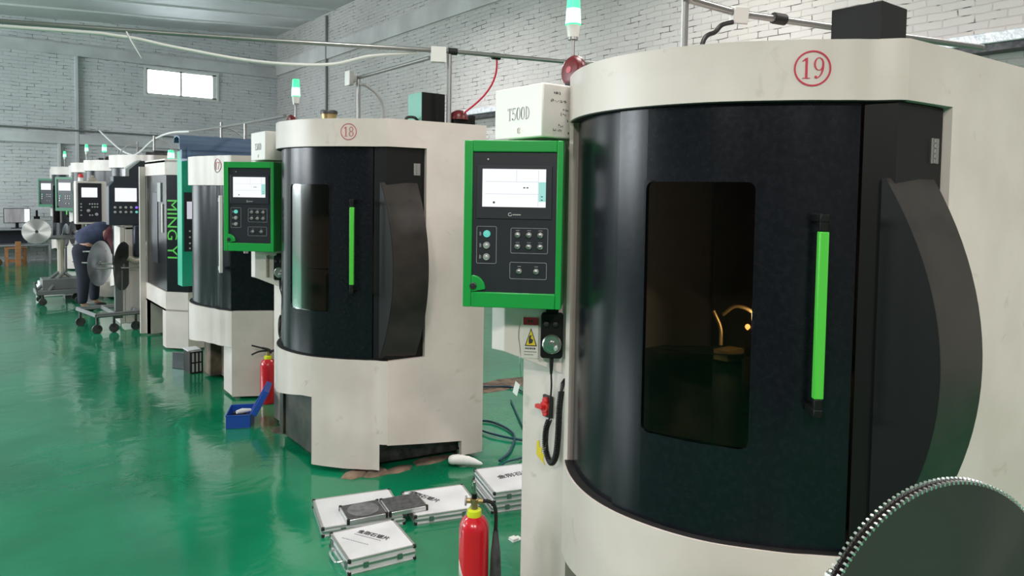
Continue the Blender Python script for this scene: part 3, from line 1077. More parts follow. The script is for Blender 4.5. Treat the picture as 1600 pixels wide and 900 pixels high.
        if detail > 1:
            def on_head(u, v, h_):
                return (1.64 - h_, 1.35 - u, 1.925 + v)
            tx = MB()
            for i, c_ in enumerate('T500D'):
                draw([(v_, f_) for v_, f_ in digit(c_)], tx, on_head, .004 + i * .026, 0, .046, .0003)
            tx.build('model_lettering', M['greyink'], root, org=O)
            def on_head2(u, v, h_):
                return (1.64 - h_, 1.29 - u, 1.872 + v)
            t2 = MB()
            draw([ring2(.012, .014, .010, .011, .0015, .0015, 20, 330, 20), bar2(.008, .006, .010, .022), bar2(.014, .004, .0155, .02), bar2(.028, .012, .038, .0135)], t2, on_head2, lift=.0003)
            t2.build('faint_scribble', M['pinkwash'], root, org=O)
    if box:
        make_control_panel(root, (1.42 - ox, 1.308 - oy, 1.250), -PI / 4, frame=frame, detail=detail)
    # levelling feet under the housing
    for fx_, fy_ in ((1.98, .22), (2.50, .09), (2.4, 1.0)):
        MB().cyl((fx_, fy_, 0), (fx_, fy_, .05), .018).cyl((fx_, fy_, 0), (fx_, fy_, .012), .04).build('levelling_foot', M['steel'], root, org=O)
    # ---- signal lamp on the roof
    if column:
        lx, ly = 1.90, 1.28
        lp = MB().cyl((lx, ly, 2.04), (lx, ly, 2.262), .008, n=12)
        lp.cyl((lx, ly, 2.252), (lx, ly, 2.262), .020)
        pole = lp.build('signal_lamp_pole', M['galv'], root, org=O)
        MB().lathe((lx, ly, 2.262), [(.021, 0), (.027, .045)], 24).build('signal_lamp_base', M['plasticwhite'], pole, org=O)
        MB().lathe((lx, ly, 2.307), [(.030, 0), (.030, .010), (.024, .115), (.018, .122), (.001, .124)], 24).build('signal_lamp_lens', M['lens'], pole, org=O)
        MB().lathe((lx, ly, 2.312), [(.0304, 0), (.0285, .035), (.0272, .058)], 24).build('signal_lamp_glow', M['lenscore'], pole, org=O)
    return root, O


# machine 19 (nearest), machine 18
m19, OA = make_round_machine(.82, 'nearest cream machine with glossy black curved door, marked with a red circled 19', '19', detail=3, dx=.01, x1=2.90)
m18, _ = make_round_machine(3.65, 'cream machine with black curved door and faded red circled 18, second nearest', '18', detail=2, ink='redink2')

# handwriting on the column head of machine 19
hw = MB()
rr = random.Random(3)
for (u0, v0, nn) in ((.05, .145, 4), (.035, .118, 6), (.085, .118, 3), (.095, .088, 3), (.125, .090, 3), (.085, .072, 3), (.130, .072, 3), (.115, .052, 1), (.075, .030, 3), (.130, .032, 4), (.05, .014, 5), (.12, .004, 4)):
    for k in range(nn):
        x = u0 + k * .0085 + rr.uniform(-.001, .001)
        for j in range(rr.choice((1, 2, 3))):
            xx, zz = x + rr.uniform(0, .004), v0 + rr.uniform(-.003, .004)
            if rr.random() < .5:
                hw.box(1.64 + xx, 1.64 + xx + .0055, 1.1436, 1.145, 1.868 + zz, 1.868 + zz + .0013)
            else:
                hw.box(1.64 + xx, 1.64 + xx + .0014, 1.1436, 1.145, 1.866 + zz, 1.866 + zz + .007)
hw.build('pencil_notes', M['blackink'], m19, org=OA, smooth=0)


# ---- things fixed to the column of machine 19: warning label, switch, yellow label
def col_T(off):
    """frame on the 45 degree column face: u to the right, outward -y local"""
    return Matrix.Translation((1.65, .82 + 1.35 - .01 + off, 0)) @ Matrix.Rotation(-PI / 4, 4, 'Z')


def warn_label(root, O, lx, ly):
    T = Matrix.Translation((lx, ly, 0)) @ Matrix.Rotation(-PI / 4, 4, 'Z')
    wl = MB().box(0, .060, -.0015, 0, 1.034, 1.190, T).build('warning_label', M['paperlabel'], root, org=O, smooth=0)
    MB().box(.001, .059, -.0022, -.0014, 1.160, 1.189, T).build('label_header', M['redink'], wl, org=O, smooth=0)
    f = lambda u, v, h: tuple(T @ Vector((u, -.0016 - h, v)))
    y_ = MB()
    draw([poly2((.010, 1.082), (.052, 1.082), (.031, 1.145))], y_, f, lift=.0004, thick=.0006)
    y_.build('label_triangle', M['yellow'], wl, org=O, smooth=0)
    k = MB()
    draw([([(.008, 1.080), (.054, 1.080), (.031, 1.150)] + [(.0125, 1.0835), (.0495, 1.0835), (.031, 1.141)], [(0, 1, 4, 3), (1, 2, 5, 4), (2, 0, 3, 5)])], k, f, lift=.0006)
    draw([poly2((.024, 1.118), (.034, 1.124), (.030, 1.110), (.040, 1.104), (.036, 1.092), (.024, 1.088), (.022, 1.100))], k, f, lift=.001)
    for j, (a, b) in enumerate(((.010, .044), (.006, .050), (.006, .040))):
        z = 1.068 - j * .011
        x = a
        while x < b:
            wd = .004 + .002 * ((j + int(x * 1000)) % 2)
            draw([bar2(x, z, x + wd, z + (.006 if j == 0 else .0022))], k, f, lift=.0003)
            x += wd + .002
    draw([bar2(.018, 1.170, .024, 1.180), bar2(.030, 1.170, .036, 1.180)], k, f, lift=.001)
    k.build('label_print', M['blackink'], wl, org=O, smooth=0)
    return wl


warn_label(m19, OA, 1.690, 1.298)
sw = MB().box(1.788, 1.800, 1.243, 1.292, .795, .880).build('isolator_switch', M['blackink'], m19, org=OA, bevel=.002)
MB().cyl((1.788, 1.268, .838), (1.772, 1.268, .838), .022, n=24).cyl((1.789, 1.268, .815), (1.776, 1.268, .815), .014).cyl((1.789, 1.268, .861), (1.776, 1.268, .861), .014) \
    .box(1.755, 1.774, 1.260, 1.300, .831, .846).build('switch_handle', M['red2'], sw, org=OA, bevel=.002)
yl = MB()
draw([poly2((0, 0), (.052, -.028), (.040, -.010), (.046, .010), (.030, .018), (.034, .034), (.018, .036), (.014, .060), (0, .052))], yl, lambda u, v, h: (1.7995 - h, 1.336 - u, .628 + v), thick=.0012)
yl.build('torn_yellow_label', M['yellow'], m19, org=OA, smooth=0)


def pendant(root_o, y0, label, group, tag_=True):
    """handwheel pendant hanging on its hook plus coiled cord"""
    T = Matrix.Translation((1.741, y0 + 1.239, 0)) @ Matrix.Rotation(-PI / 4, 4, 'Z')
    O = (1.77, y0 + 1.22, 1.04)
    r = empty('handwheel_pendant', O, label, 'hand controller', group)
    b = MB().prism(rrect(0, .082, 1.046, 1.215, .012), -.004, -.034, lambda a, b, c: tuple(T @ Vector((a, c, b))))
    b.box(.018, .064, -.030, -.004, 1.213, 1.228, T)
    b.build('pendant_body', M['black2'], r, org=O, bevel=.003)
    rx = (T.to_3x3().to_4x4()) @ Matrix.Rotation(PI / 2, 4, 'X')
    c = T @ Vector((.043, -.034, 1.100))
    MB().lathe(c, [(.036, 0), (.036, .006), (.031, .010), (.030, .008), (.014, .008), (.013, .022), (.001, .023)], 32, rx).build('pendant_dial', M['steel'], r, org=O)
    c2 = T @ Vector((.060, -.042, 1.093))
    MB().lathe(c2, [(.005, 0), (.004, .020), (.008, .022), (.008, .034), (.001, .036)], 16, rx).build('dial_crank', M['chrome'], r, org=O)
    for u in (.022, .056):
        c3 = T @ Vector((u, -.034, 1.175))
        MB().lathe(c3, [(.010, 0), (.010, .010), (.007, .012), (.001, .012)], 16, rx).build('selector_knob', M['gasket'], r, org=O)
    # cord: strain relief, straight run, coiled loop, plug
    cd = MB()
    cd.tube([T @ Vector((.041, -.019, 1.048)), T @ Vector((.041, -.019, 1.020)), T @ Vector((.041, -.019, .985))], [.009, .008, .005])
    st = smooth_path([T @ Vector((.041, -.019, .985)), (1.775, y0 + 1.215, .93), (1.776, y0 + 1.222, .86), (1.776, y0 + 1.226, .80)], 6)
    cd.tube(st, .0035, 8)
    path = smooth_path([(1.776, y0 + 1.226, .80), (1.768, y0 + 1.234, .76), (1.766, y0 + 1.232, .69), (1.768, y0 + 1.205, .645), (1.768, y0 + 1.178, .67), (1.768, y0 + 1.166, .74), (1.768, y0 + 1.160, .86), (1.772, y0 + 1.156, .925)], 16)
    L = [0]
    for a, b2 in zip(path, path[1:]):
        L.append(L[-1] + (b2 - a).length)
    pts = []
    turns = L[-1] / .0068
    N_ = int(turns * 9)
    j = 0
    for i in range(N_ + 1):
        s_ = L[-1] * i / N_
        while j < len(L) - 2 and L[j + 1] < s_:
            j += 1
        t = (s_ - L[j]) / max(L[j + 1] - L[j], 1e-6)
        p = path[j].lerp(path[j + 1], t)
        d = (path[j + 1] - path[j]).normalized()
        n1 = Vector((1, 0, 0))
        n2 = d.cross(n1).normalized()
        n1 = n2.cross(d).normalized()
        a = 2 * PI * i / 9
        pts.append(p + (n1 * math.cos(a) + n2 * math.sin(a)) * .0098)
    cd.tube(pts, .0030, 5)
    cd.tube([(1.772, y0 + 1.156, .925), (1.782, y0 + 1.160, .95), (1.80, y0 + 1.165, .962)], [.006, .009, .009])
    cd.build('coiled_cord', M['cable'], r, org=O)
    return r


pendant(m19, .82, 'black handwheel pendant with silver dial and coiled cord under the large green panel', 'handwheel pendants')
# small tag on a wire
tg = empty('paper_tag', (1.69, .82 + 1.296, .97), 'small white paper tag on a wire hanging below the yellow warning label', 'tag')
MB().box(-.004, -.0025, -.014, .014, -.085, -.035, Matrix.Rotation(.35, 4, 'X')).build('tag_card', M['plasticwhite'], tg, smooth=0)
MB().tube(smooth_path([(.0, -.006, .235), (-.006, .008, .16), (.0, .004, .09), (-.008, -.004, .05), (-.006, -.010, .0), (-.004, -.014, -.035)], 6), .0012, 6).build('tag_wire', M['steel'], tg)

# ---- roof items
def roof_items(y0, dx, cab_label, reel_label, big):
    c = empty('roof_cabinet', (2.43 + dx, y0 + .40, 2.06), cab_label, 'cabinet')
    b = MB().box(-.095, .075, -.095, .075, 0, .225)
    b.build('cabinet_body', M['black2'], c, bevel=.003)
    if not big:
        MB().box(-.098, -.0955, -.093, .073, .0, .223).build('cabinet_side_lamp_tint', M['lamp_tint'], c, smooth=0)  # thin sheet paints the signal lamp's green light onto the left face
        MB().tube(smooth_path([(-.100, -.05, .05), (-.13, -.06, .065), (-.18, -.06, .06), (-.20, -.06, .02), (-.205, -.06, 0)], 6), .009).build('cabinet_cable', M['cable'], c)
    r_ = empty('cable_drum', (1.83 + dx, y0 + 1.20, 2.055), reel_label, 'drum')
    s_ = 1.0
    ax = Vector((-.96, .02, .10))
    MB().disc_axis((0, 0, .060), ax, [(.02, -.028), (.052, -.022), (.058, -.010), (.058, .004), (.050, .014), (.040, .018), (.001, .020)], 40).build('drum_shell', M['darkred'], r_)
    MB().disc_axis((0, 0, .060), ax, [(.013, .018), (.013, .022), (.001, .023)], 20).build('drum_hub', M['redink2'], r_)
    MB().box(-.02, .03, -.02, .02, 0, .014).build('drum_bracket', M['black2'], r_)


roof_items(.82, .01, 'black sheet-metal cabinet on top of the nearest machine marked 19', 'round dark red drum-shaped device on top of the nearest control column', True)
roof_items(3.65, 0, 'black cabinet with green lamp glow painted on its side on top of machine 18', 'small dark red drum-shaped device at the left roof edge of machine 18', False)
# lumpy jar-shaped part on the roof of machine 18
jr = empty('oil_cup', (1.87, 4.30, 2.06), 'dark worn metal cup standing on the roof of machine 18', 'cup')
MB().lathe((0, 0, 0), [(.044, 0), (.048, .02), (.046, .05), (.048, .075)], 24).build('cup_body', M['brass'], jr)
MB().lathe((0, 0, .075), [(.052, 0), (.054, .012), (.050, .022), (.001, .024)], 24).build('cup_lid', M['darkmetal'], jr)
# red-capped plug by the conduit pole
rp = empty('red_dome_device', (2.60, 3.93, 2.06), 'dark red domed device on a black block beside the conduit pole on machine 18', 'device')
MB().box(-.06, .085, -.03, .05, 0, .075).box(.075, .10, -.035, .03, 0, .10).box(.10, .17, -.01, .01, .0, .02).build('device_block', M['black2'], rp, bevel=.003)
MB().lathe((-.005, .0, .068), [(.062, 0), (.060, .02), (.048, .045), (.025, .060), (.001, .064)], 28).build('device_dome', M['darkred'], rp)
tag(MB().tube(bez((2.797, 3.80, 2.52), (2.83, 3.82, 2.36), (2.72, 3.86, 2.26), (2.62, 3.90, 2.175), 20), .006).build('red_cable', M['redcable'], org=(2.797, 3.80, 2.52)),
    'bright red cable looping down from the overhead conduit to the red dome', 'cable')

# ---- conduits over the machines
def conduit(name, pts, r, label, org=None, fittings=(), cat='conduit', grp=None):
    root = empty(name, org or pts[0], label, cat, grp)
    O = tuple(org or pts[0])
    MB().tube(pts, r, 14).build('conduit_tube', M['galv'], root, org=O)
    for p, d in fittings:
        p = Vector(p)
        d = Vector(d).normalized()
        MB().tube([p - d * .03, p - d * .028, p + d * .028, p + d * .03], [r * 1.1, r * 1.6, r * 1.6, r * 1.1], 12).build('conduit_clamp', M['gasket'], root, org=O)
    return root


conduit('ceiling_conduit', [(3.9, 3.40, 2.543), (3.283, 3.639, 2.543), (2.483, 3.87, 2.543), (1.55, 4.30, 2.543), (.22, 4.82, 2.543), (-8.9, 8.4, 2.543)], .0135,
        'long galvanised conduit crossing above machine 18 towards the upper left', fittings=[((2.797, 3.809, 2.543), (-1, .2, 0)), ((2.50, 3.865, 2.543), (-1, .3, 0))])
tag(MB().tube([(2.483, 3.875, 2.05), (2.483, 3.875, 2.56)], .0155).build('conduit_pole', M['galv'], org=(2.483, 3.875, 2.05)),
    'bright steel pole on the roof of machine 18 right of the black cabinet', 'pole', 'conduit poles')
jb = empty('junction_box', (2.415, 3.90, 2.515), 'white square junction box where the conduits meet above machine 18', 'junction box')
T = Matrix.Rotation(-.45, 4, 'Z')
MB().box(-.045, .045, -.03, .03, -.045, .045, T).build('box_body', M['plasticwhite'], jb, bevel=.004)
MB().box(-.047, .047, -.034, -.0302, -.047, .047, T).build('box_cover', M['plasticwhite'], jb, bevel=.001)
# curved plastic cable run below the conduit
tag(MB().tube(smooth_path([(-8.9, 8.3, 2.50), (-3, 6.05, 2.505), (.22, 4.80, 2.512), (.75, 4.60, 2.505), (1.0, 4.52, 2.47), (1.35, 4.40, 2.425), (1.60, 4.28, 2.410), (1.85, 4.20, 2.43), (2.05, 4.10, 2.49), (2.3, 3.97, 2.525)], 8), .010).build('sagging_cable', M['plasticwhite'], org=(.22, 4.80, 2.5)),
    'thick white cable sagging in a curve below the long conduit', 'cable')
tag(MB().tube([(.79, 4.59, 2.535), (.80, 4.57, 2.50), (.86, 4.56, 2.39)], [.004, .004, .002]).build('cable_tie', M['plasticwhite'], org=(.79, 4.59, 2.535)),
    'thin white cable tie end hanging from the conduit at upper left', 'cable tie')
conduit('row_conduit', [(2.395, 3.962, 2.505), (2.415, 5.022, 2.505)], .012, 'short conduit running back from the white junction box along machine 18')
b2 = empty('conduit_elbow_box', (2.37, 5.03, 2.50), 'small grey conduit box at the far end of the short conduit', 'junction box')
MB().box(-.035, .0, -.03, .04, -.055, .045).box(0, .03, -.02, .02, -.03, .02).build('box_body', M['plasticgrey'], b2, bevel=.004)
MB().box(-.041, -.035, -.033, .043, -.058, .048).build('box_cover', M['plasticwhite'], b2, bevel=.001)
tag(MB().tube([(2.415, 5.02, 2.05), (2.415, 5.02, 2.52)], .0155).build('conduit_pole', M['galv'], org=(2.415, 5.02, 2.05)),
    'steel pole at the rear of machine 18, below the small grey conduit box', 'pole', 'conduit poles')
tag(MB().tube(smooth_path([(2.41, 5.0, 2.455), (2.47, 5.0, 2.45), (2.55, 5.0, 2.40), (2.60, 5.0, 2.33), (2.612, 5.0, 2.22), (2.612, 5.0, 2.06)], 7), .012).build('flexible_hose', M['plasticgrey'], org=(2.41, 5.0, 2.455)),
    'curved grey flexible hose bending down to the roof of machine 18', 'hose')
# over machine 19
conduit('near_conduit', [(1.90, 1.575, 2.335), (1.975, 1.587, 2.313), (2.24, 1.59, 2.313), (2.76, 1.46, 2.313), (3.5, 1.25, 2.31)], .013,
        'galvanised conduit crossing above the roof of the nearest machine', fittings=[((2.43, 1.545, 2.315), (1, -.2, 0))])
tag(MB().tube([(1.960, 1.60, 2.04), (1.960, 1.60, 2.36)], .0125).build('conduit_pole', M['galv'], org=(1.96, 1.60, 2.04)),
    'steel pole on the roof of the nearest machine, beside the tilted junction box', 'pole', 'conduit poles')
jb = empty('junction_box', (2.235, 1.58, 2.305), 'white square junction box tilted on the conduit above the nearest machine', 'junction box')
T = Matrix.Rotation(-.5, 4, 'Z') @ Matrix.Rotation(.25, 4, 'X')
MB().box(-.028, .028, -.02, .02, -.028, .028, T).build('box_body', M['plasticwhite'], jb, bevel=.003)
MB().box(-.029, .029, -.018, .018, -.032, -.0285, T).build('box_underside', M['plasticgrey'], jb, bevel=.001)
tag(MB().tube(smooth_path([(2.205, 1.585, 2.275), (2.165, 1.60, 2.262), (2.14, 1.61, 2.235), (2.09, 1.62, 2.20), (2.05, 1.62, 2.06)], 6), .0085).build('short_cable', M['cable'], org=(2.2, 1.58, 2.27)),
    'short black cable dropping from the tilted junction box to the machine roof', 'cable')
tag(MB().tube(smooth_path([(1.66, 1.52, 2.078), (1.70, 1.50, 2.083), (1.78, 1.47, 2.083), (1.84, 1.46, 2.075)], 6), .006).build('roof_cable', M['cable'], org=(1.66, 1.52, 2.078)),
    'black cable lying along the roof edge of the nearest machine', 'cable')
# long duct on the right wall
dk = empty('wall_duct', (6.9, 6, 2.90), 'long pale foil-clad duct running low along the right brick wall', 'duct')
MB().box(-.10, .09, -11, 4.6, .06, .155).build('duct_body', noise_to(mat('crumpled_foil', (0.66, 0.68, 0.72), 0.35, 0.3), 18, (.55, .57, .62), (.78, .80, .84), bump=.6, bumpscale=30), dk, bevel=.01)
MB().box(-.08, .09, -11, 4.6, 0, .058).build('duct_underside', M['darkmetal'], dk)

# ---------------------------------------------------------------- machine 17 (white pull, plain round front)
O17 = (2.25, 6.42, 0)
P17 = Plan(2.25, 6.42, [(112, .68), (150, .670), (180, .680), (200, .690), (211, .712), (222, .765), (229, .80)])
m17 = empty('grinding_machine', O17, 'cream machine with black curved door and long white pull, behind machine 18', 'machine', 'rounded cream grinding machines in the row')
hb = MB()
K = P17.p(229)
arc_sheet(hb, P17, 112, 229, 0, 1.69, 1.925, thick=.035)
arc_sheet(hb, P17, 112, 229, 0, 0, .70, thick=.035, z0f=lambda t: .34 + .075 * max(0, min(1, (t - 140) / 60)))
plate(hb, [K, (2.0, 5.665), (2.62, 5.64)], 1.69, 1.925, .03)
plate(hb, [K, (2.0, 5.665), (2.62, 5.64)], .02, .70, .03)
plate(hb, [(1.74, 6.08), (1.735, 5.84)], .02, .44, .03)
plate(hb, [(2.30, 5.655), (2.62, 5.64)], .70, 1.69, .03)
arc = [P17.p(112 + 117 * i / 24, -.02) for i in range(25)]
pl = arc + [(2.0, 5.69), (2.6, 5.66), (2.6, 7.04)]
hb.prism(pl, 1.89, 1.91).prism(pl, .43, .45)
hb.box(2.59, 2.62, 5.66, 7.05, .02, 1.89).box(2.0, 2.6, 7.03, 7.05, .02, 1.89)
hb.build('housing', M['cream'], m17, org=O17, smooth=30)
dm = MB()
arc_sheet(dm, P17, 114, 227.5, -.030, .70, 1.69)
plate(dm, [P17.p(227.5, -.03), (2.01, 5.69), (2.30, 5.68)], .70, 1.69, .01)
dm.build('sliding_door', M['black'], m17, org=O17)
gk = MB()
arc_sheet(gk, P17, 112, 229, -.006, .690, .705, thick=.07)
gk.build('door_track', M['gasket'], m17, org=O17)
hx, hy = P17.p(222, .02)
MB().box(hx - .012, hx + .012, hy - .012, hy + .012, 1.0, 1.61).build('door_pull', M['plasticwhite'], m17, org=O17, bevel=.003)
MB().box(hx - .009, hx + .009, hy - .0, hy + .04, 1.02, 1.05).box(hx - .009, hx + .009, hy, hy + .04, 1.56, 1.59).box(1.80, 1.83, 5.735, 5.76, 1.16, 1.21).build('pull_bracket', M['plasticgrey'], m17, org=O17)
MB().box(1.85, 2.45, 6.0, 6.95, .02, .43).box(1.76, 1.86, 6.55, 6.75, .02, .42).build('machine_bed', noise_to(mat('rusty_machine_bed', (.10, .07, .05), .7), 6, (.05, .04, .03), (.20, .15, .11)), m17, org=O17, bevel=.01)


def on17(u, v, h):
    x, y = P17.p(218 + math.degrees(u / .76), h)
    return (x, y, 1.845 + v)


nm = MB()
draw([(([(math.cos(q * PI / 12) * .048, math.sin(q * PI / 12) * .055) for q in range(24)]), [tuple(range(24))])], nm, on17, lift=.0004, thick=.0003)
nm.build('number_ground', M['brownink'], m17, org=O17)
nm = MB()
draw([ring2(0, 0, .048, .055, .004, .004, 0, 360, 40)], nm, on17, lift=.001)
draw(digit('1'), nm, on17, -.030, -.032, .062, .001)
draw(digit('7'), nm, on17, .0, -.032, .062, .001)
nm.build('number_mark', M['redink2'], m17, org=O17)
# long blue folded sheet lying on its roof
bs = MB()
xs = (1.60, 2.62)
prof = [(-.11, .02), (-.10, .135), (-.02, .155), (.09, .150), (.12, .10), (.11, .09), (.08, .135), (-.01, .142), (-.085, .122), (-.095, .02)]
n = len(prof)
bs.add([(x, 7.0 + a * (1 if x < 2 else .9), 1.985 + b) for x in xs for a, b in prof], [tuple(range(n)), tuple(range(n, 2 * n))[::-1]] + [(i, n + i, n + (i + 1) % n, (i + 1) % n) for i in range(n)])
bs.box(1.62, 2.62, 6.90, 6.96, 1.93, 2.01)
bs.box(1.66, 1.69, 6.88, 7.10, 1.91, 2.03)
bs.box(2.50, 2.53, 6.88, 7.10, 1.91, 2.03)
tag(bs.build('blue_sheet_metal_channel', M['bluebeam'], org=(2.1, 7.0, 1.91), smooth=20), 'long blue folded sheet-metal channel lying across the roof behind machine 18', 'metal channel')

# ---------------------------------------------------------------- machine 16: angular, MING YI lettering
O16 = (2.2, 8.4, 0)
m16 = empty('grinding_machine', O16, 'angular cream machine with black MING YI front and teal control pillar', 'machine', 'angular machines')
A_, B_, C_, D_ = (1.72, 8.98), (1.72, 8.02), (1.89, 7.83), (2.62, 7.80)
hb = MB()
plate(hb, [A_, B_, C_, D_], 1.80, 1.965, .03)
plate(hb, [A_, B_], .40, .60, .03)
plate(hb, [B_, C_, D_], .02, .60, .03)
plate(hb, [A_, (1.72, 8.90)], .02, .40, .03)
plate(hb, [(1.72, 8.16), B_], .02, .40, .03)
hb.box(1.72, 2.0, 8.90, 8.93, .02, .40)
plate(hb, [(2.3, 7.81), D_], .6, 1.8, .03)
pl = [A_, B_, C_, D_, (2.62, 8.98)]
hb.prism(pl, 1.93, 1.95).prism(pl, .40, .42)
hb.box(2.59, 2.62, 7.82, 8.98, .02, 1.93).box(1.73, 2.6, 8.96, 8.98, .02, 1.93)
hb.build('housing', M['cream'], m16, org=O16, smooth=0)
dm = MB()
plate(dm, [(1.735, 8.96), (1.735, 8.03), (1.90, 7.845), (2.3, 7.82)], .60, 1.80, .02)
dr = dm.build('front_doors', M['black'], m16, org=O16, smooth=0)
MB().box(1.728, 1.736, 8.42, 8.66, .86, 1.62).build('door_window', M['face'], dr, org=O16, bevel=.004)
MB().box(1.722, 1.735, 8.17, 8.20, 1.20, 1.50).build('door_pull', M['plasticwhite'], m16, org=O16, bevel=.002)
MB().box(1.722, 1.735, 8.24, 8.38, 1.52, 1.72).build('notice_plate', M['plasticgrey'], m16, org=O16, smooth=0)
ex = (Vector((*C_, 0)) - Vector((*B_, 0))).normalized()
no = Vector((ex.y, -ex.x, 0))


def on16(u, v, h):
    p = Vector((B_[0] + .012, B_[1] + .012, 0)) + ex * u + no * h
    return (p.x, p.y, v)


fv, ff_ = font_mesh('MING YI', .185)
tw = max(v[0] for v in fv)
fit = .60 / tw
vv = [(v[1] * fit * .95, -v[0] * fit) for v in fv]      # read from top to bottom
nm = MB()
draw([(vv, ff_)], nm, on16, .015, 1.545, 1.0, .002, .0015)
nm.build('brand_lettering', M['lime'], m16, org=O16, smooth=0)
# its control pillar, teal above and below, dark face between
cp = MB().box(1.772, 2.04, 7.56, 7.74, .70, 2.03).build('control_pillar', M['teal'], m16, org=O16, bevel=.004)
MB().box(1.792, 2.025, 7.553, 7.562, 1.045, 1.625).build('pillar_face', M['face'], cp, org=O16, smooth=0)
MB().box(1.817, 2.00, 7.546, 7.554, 1.365, 1.535).build('pillar_screen', M['screendim'], cp, org=O16, smooth=0)
rx = Matrix.Rotation(PI / 2, 4, 'X')
for r_, z in enumerate((1.245, 1.185, 1.125, 1.075)):
    for k in range(5):
        MB().lathe((1.842 + k * .035, 7.553, z), [(.009, 0), (.009, .008), (.001, .010)], 10, rx).build('button', M['chrome'], cp, org=O16)
# white side plate left of the doors
MB().box(1.66, 1.72, 8.965, 9.0, .02, 1.90).build('side_plate', M['cream_plain'], m16, org=O16, smooth=0)
MB().cyl((1.90, 9.0 - .1, 1.95), (1.90, 8.90, 1.99), .01).build('signal_lamp_pole', M['galv'], m16, org=O16)
sl = MB().lathe((1.93, 8.70, 1.985), [(.034, -.04), (.036, 0), (.030, .10), (.001, .105)], 20).build('signal_lamp_lens', M['lens'], m16, org=O16)
MB().lathe((1.93, 8.70, 2.0), [(.0362, 0), (.034, .06)], 20).build('signal_lamp_glow', M['lenscore'], sl, org=O16)

# ---------------------------------------------------------------- machines 15 and 14: round bodies with consoles of their own
m15, O15 = make_round_machine(9.75, 'cream machine behind the dark navy console, near the bending person', None, detail=1, column=False, box=False, window=False)
m14, O14 = make_round_machine(12.0, 'cream machine behind the white framed console, right of the green panels', None, detail=1, column=False, box=False, window=False)
MB().box(1.56, 1.62, 9.62, 9.98, .04, 1.20).box(1.62, 2.0, 9.62, 9.66, .04, 1.9).box(1.62, 2.0, 9.62, 9.98, 1.16, 1.2).build('white_side_cover', M['cream_plain'], m15, org=(CXA, 9.75 + CYA, 0), bevel=.01)

con = empty('navy_console', (1.65, 9.65, 0), 'tall dark navy console with lit screen and silver sloping top edge', 'control console')
O = (1.65, 9.65, 0)
f = lambda a, b, c: (a, c, b)
body = MB().prism([(1.45, 1.22), (1.85, 1.22), (1.85, 1.99), (1.77, 1.99), (1.63, 1.87), (1.63, 1.80), (1.50, 1.80), (1.50, 1.74), (1.45, 1.68)], 9.60, 9.80, f).build('console_body', M['navypaint'], con, org=O, bevel=.006)
MB().prism([(1.77, 1.995), (1.80, 1.998), (1.665, 1.878), (1.665, 1.80), (1.625, 1.80), (1.625, 1.885)], 9.585, 9.80, f).build('console_trim', M['silverpaint'], con, org=O, bevel=.003)
MB().box(1.515, 1.745, 9.59, 9.602, 1.50, 1.66).build('console_screen', M['screen'], con, org=O, smooth=0)
for r_, z in enumerate((1.43, 1.375)):
    for k in range(5):
        mm = M['chrome'] if k < 4 else (M['btnviolet'] if r_ == 0 else M['btnteal'])
        MB().lathe((1.515 + k * .057, 9.60, z), [(.015, 0), (.014, .012), (.001, .014)], 12, rx).build('button' if k < 4 else 'lit_button', mm, con, org=O)
MB().box(1.70, 1.86, 9.52, 9.74, .84, 1.22).box(1.86, 2.0, 9.60, 9.75, 1.1, 1.9).build('console_arm', M['navypaint'], con, org=O, bevel=.02)
tag(MB().tube(smooth_path([(1.83, 9.50, 1.02), (1.85, 9.46, .92), (1.80, 9.43, .83), (1.70, 9.43, .80), (1.62, 9.45, .84)], 8), [.030 + .006 * (i % 2) for i in range(33)]).build('ribbed_hose', M['coil'], org=(1.8, 9.45, .8)),
    'pale ribbed hose curling below the navy console', 'hose')

con = empty('white_framed_console', (1.46, 11.2, 0), 'control console with white frame, dark face and small lit screen', 'control console')
O = (1.46, 11.2, 0)
cb_ = MB().box(1.30, 1.66, 11.17, 11.36, 1.17, 1.745).build('console_body', M['cream_plain'], con, org=O, bevel=.004)
MB().box(1.325, 1.60, 11.160, 11.171, 1.20, 1.72).build('console_face', M['face'], cb_, org=O, smooth=0)
MB().box(1.365, 1.55, 11.153, 11.161, 1.53, 1.66).build('console_screen', M['screen'], con, org=O, smooth=0)
for u, z in ((1.36, 1.44), (1.36, 1.40), (1.36, 1.355), (1.36, 1.29), (1.46, 1.44), (1.49, 1.44), (1.52, 1.44), (1.55, 1.44), (1.49, 1.40), (1.52, 1.40), (1.55, 1.40), (1.46, 1.29), (1.49, 1.29)):
    MB().lathe((u, 11.160, z), [(.011, 0), (.010, .010), (.001, .011)], 10, rx).build('button', M['chrome'], con, org=O)
for u, z in ((1.445, 1.35), (1.54, 1.30)):
    MB().lathe((u, 11.160, z), [(.022, 0), (.018, .022), (.001, .024)], 14, rx).build('dial', M['chrome'], con, org=O)
k_ = 1.049
for ch in list(con.children_recursive):
    for v in ch.data.vertices:
        v.co = Vector(((v.co.x + O[0]) * k_ - O[0] * k_, (v.co.y + O[1]) * k_ - O[1] * k_, (v.co.z + O[2] - 1.65) * k_ + 1.65 - O[2]))
con.location = (O[0] * k_, O[1] * k_, 0)
MB().box(-.04, .04, .02, .10, .0, 1.145).box(-.10, .10, -.04, .16, 0, .03).build('console_stand', M['silverpaint'], con, bevel=.004)
bz = empty('red_beacon', (1.44, 11.82, 1.7505), 'small red warning beacon standing on top of the white framed console', 'beacon')
MB().lathe((0, 0, 0), [(.035, 0), (.035, .05)], 16).build('beacon_base', M['plasticwhite'], bz)
MB().lathe((0, 0, .05), [(.033, 0), (.030, .035), (.018, .055), (.001, .062)], 16).build('beacon_dome', M['red2'], bz)
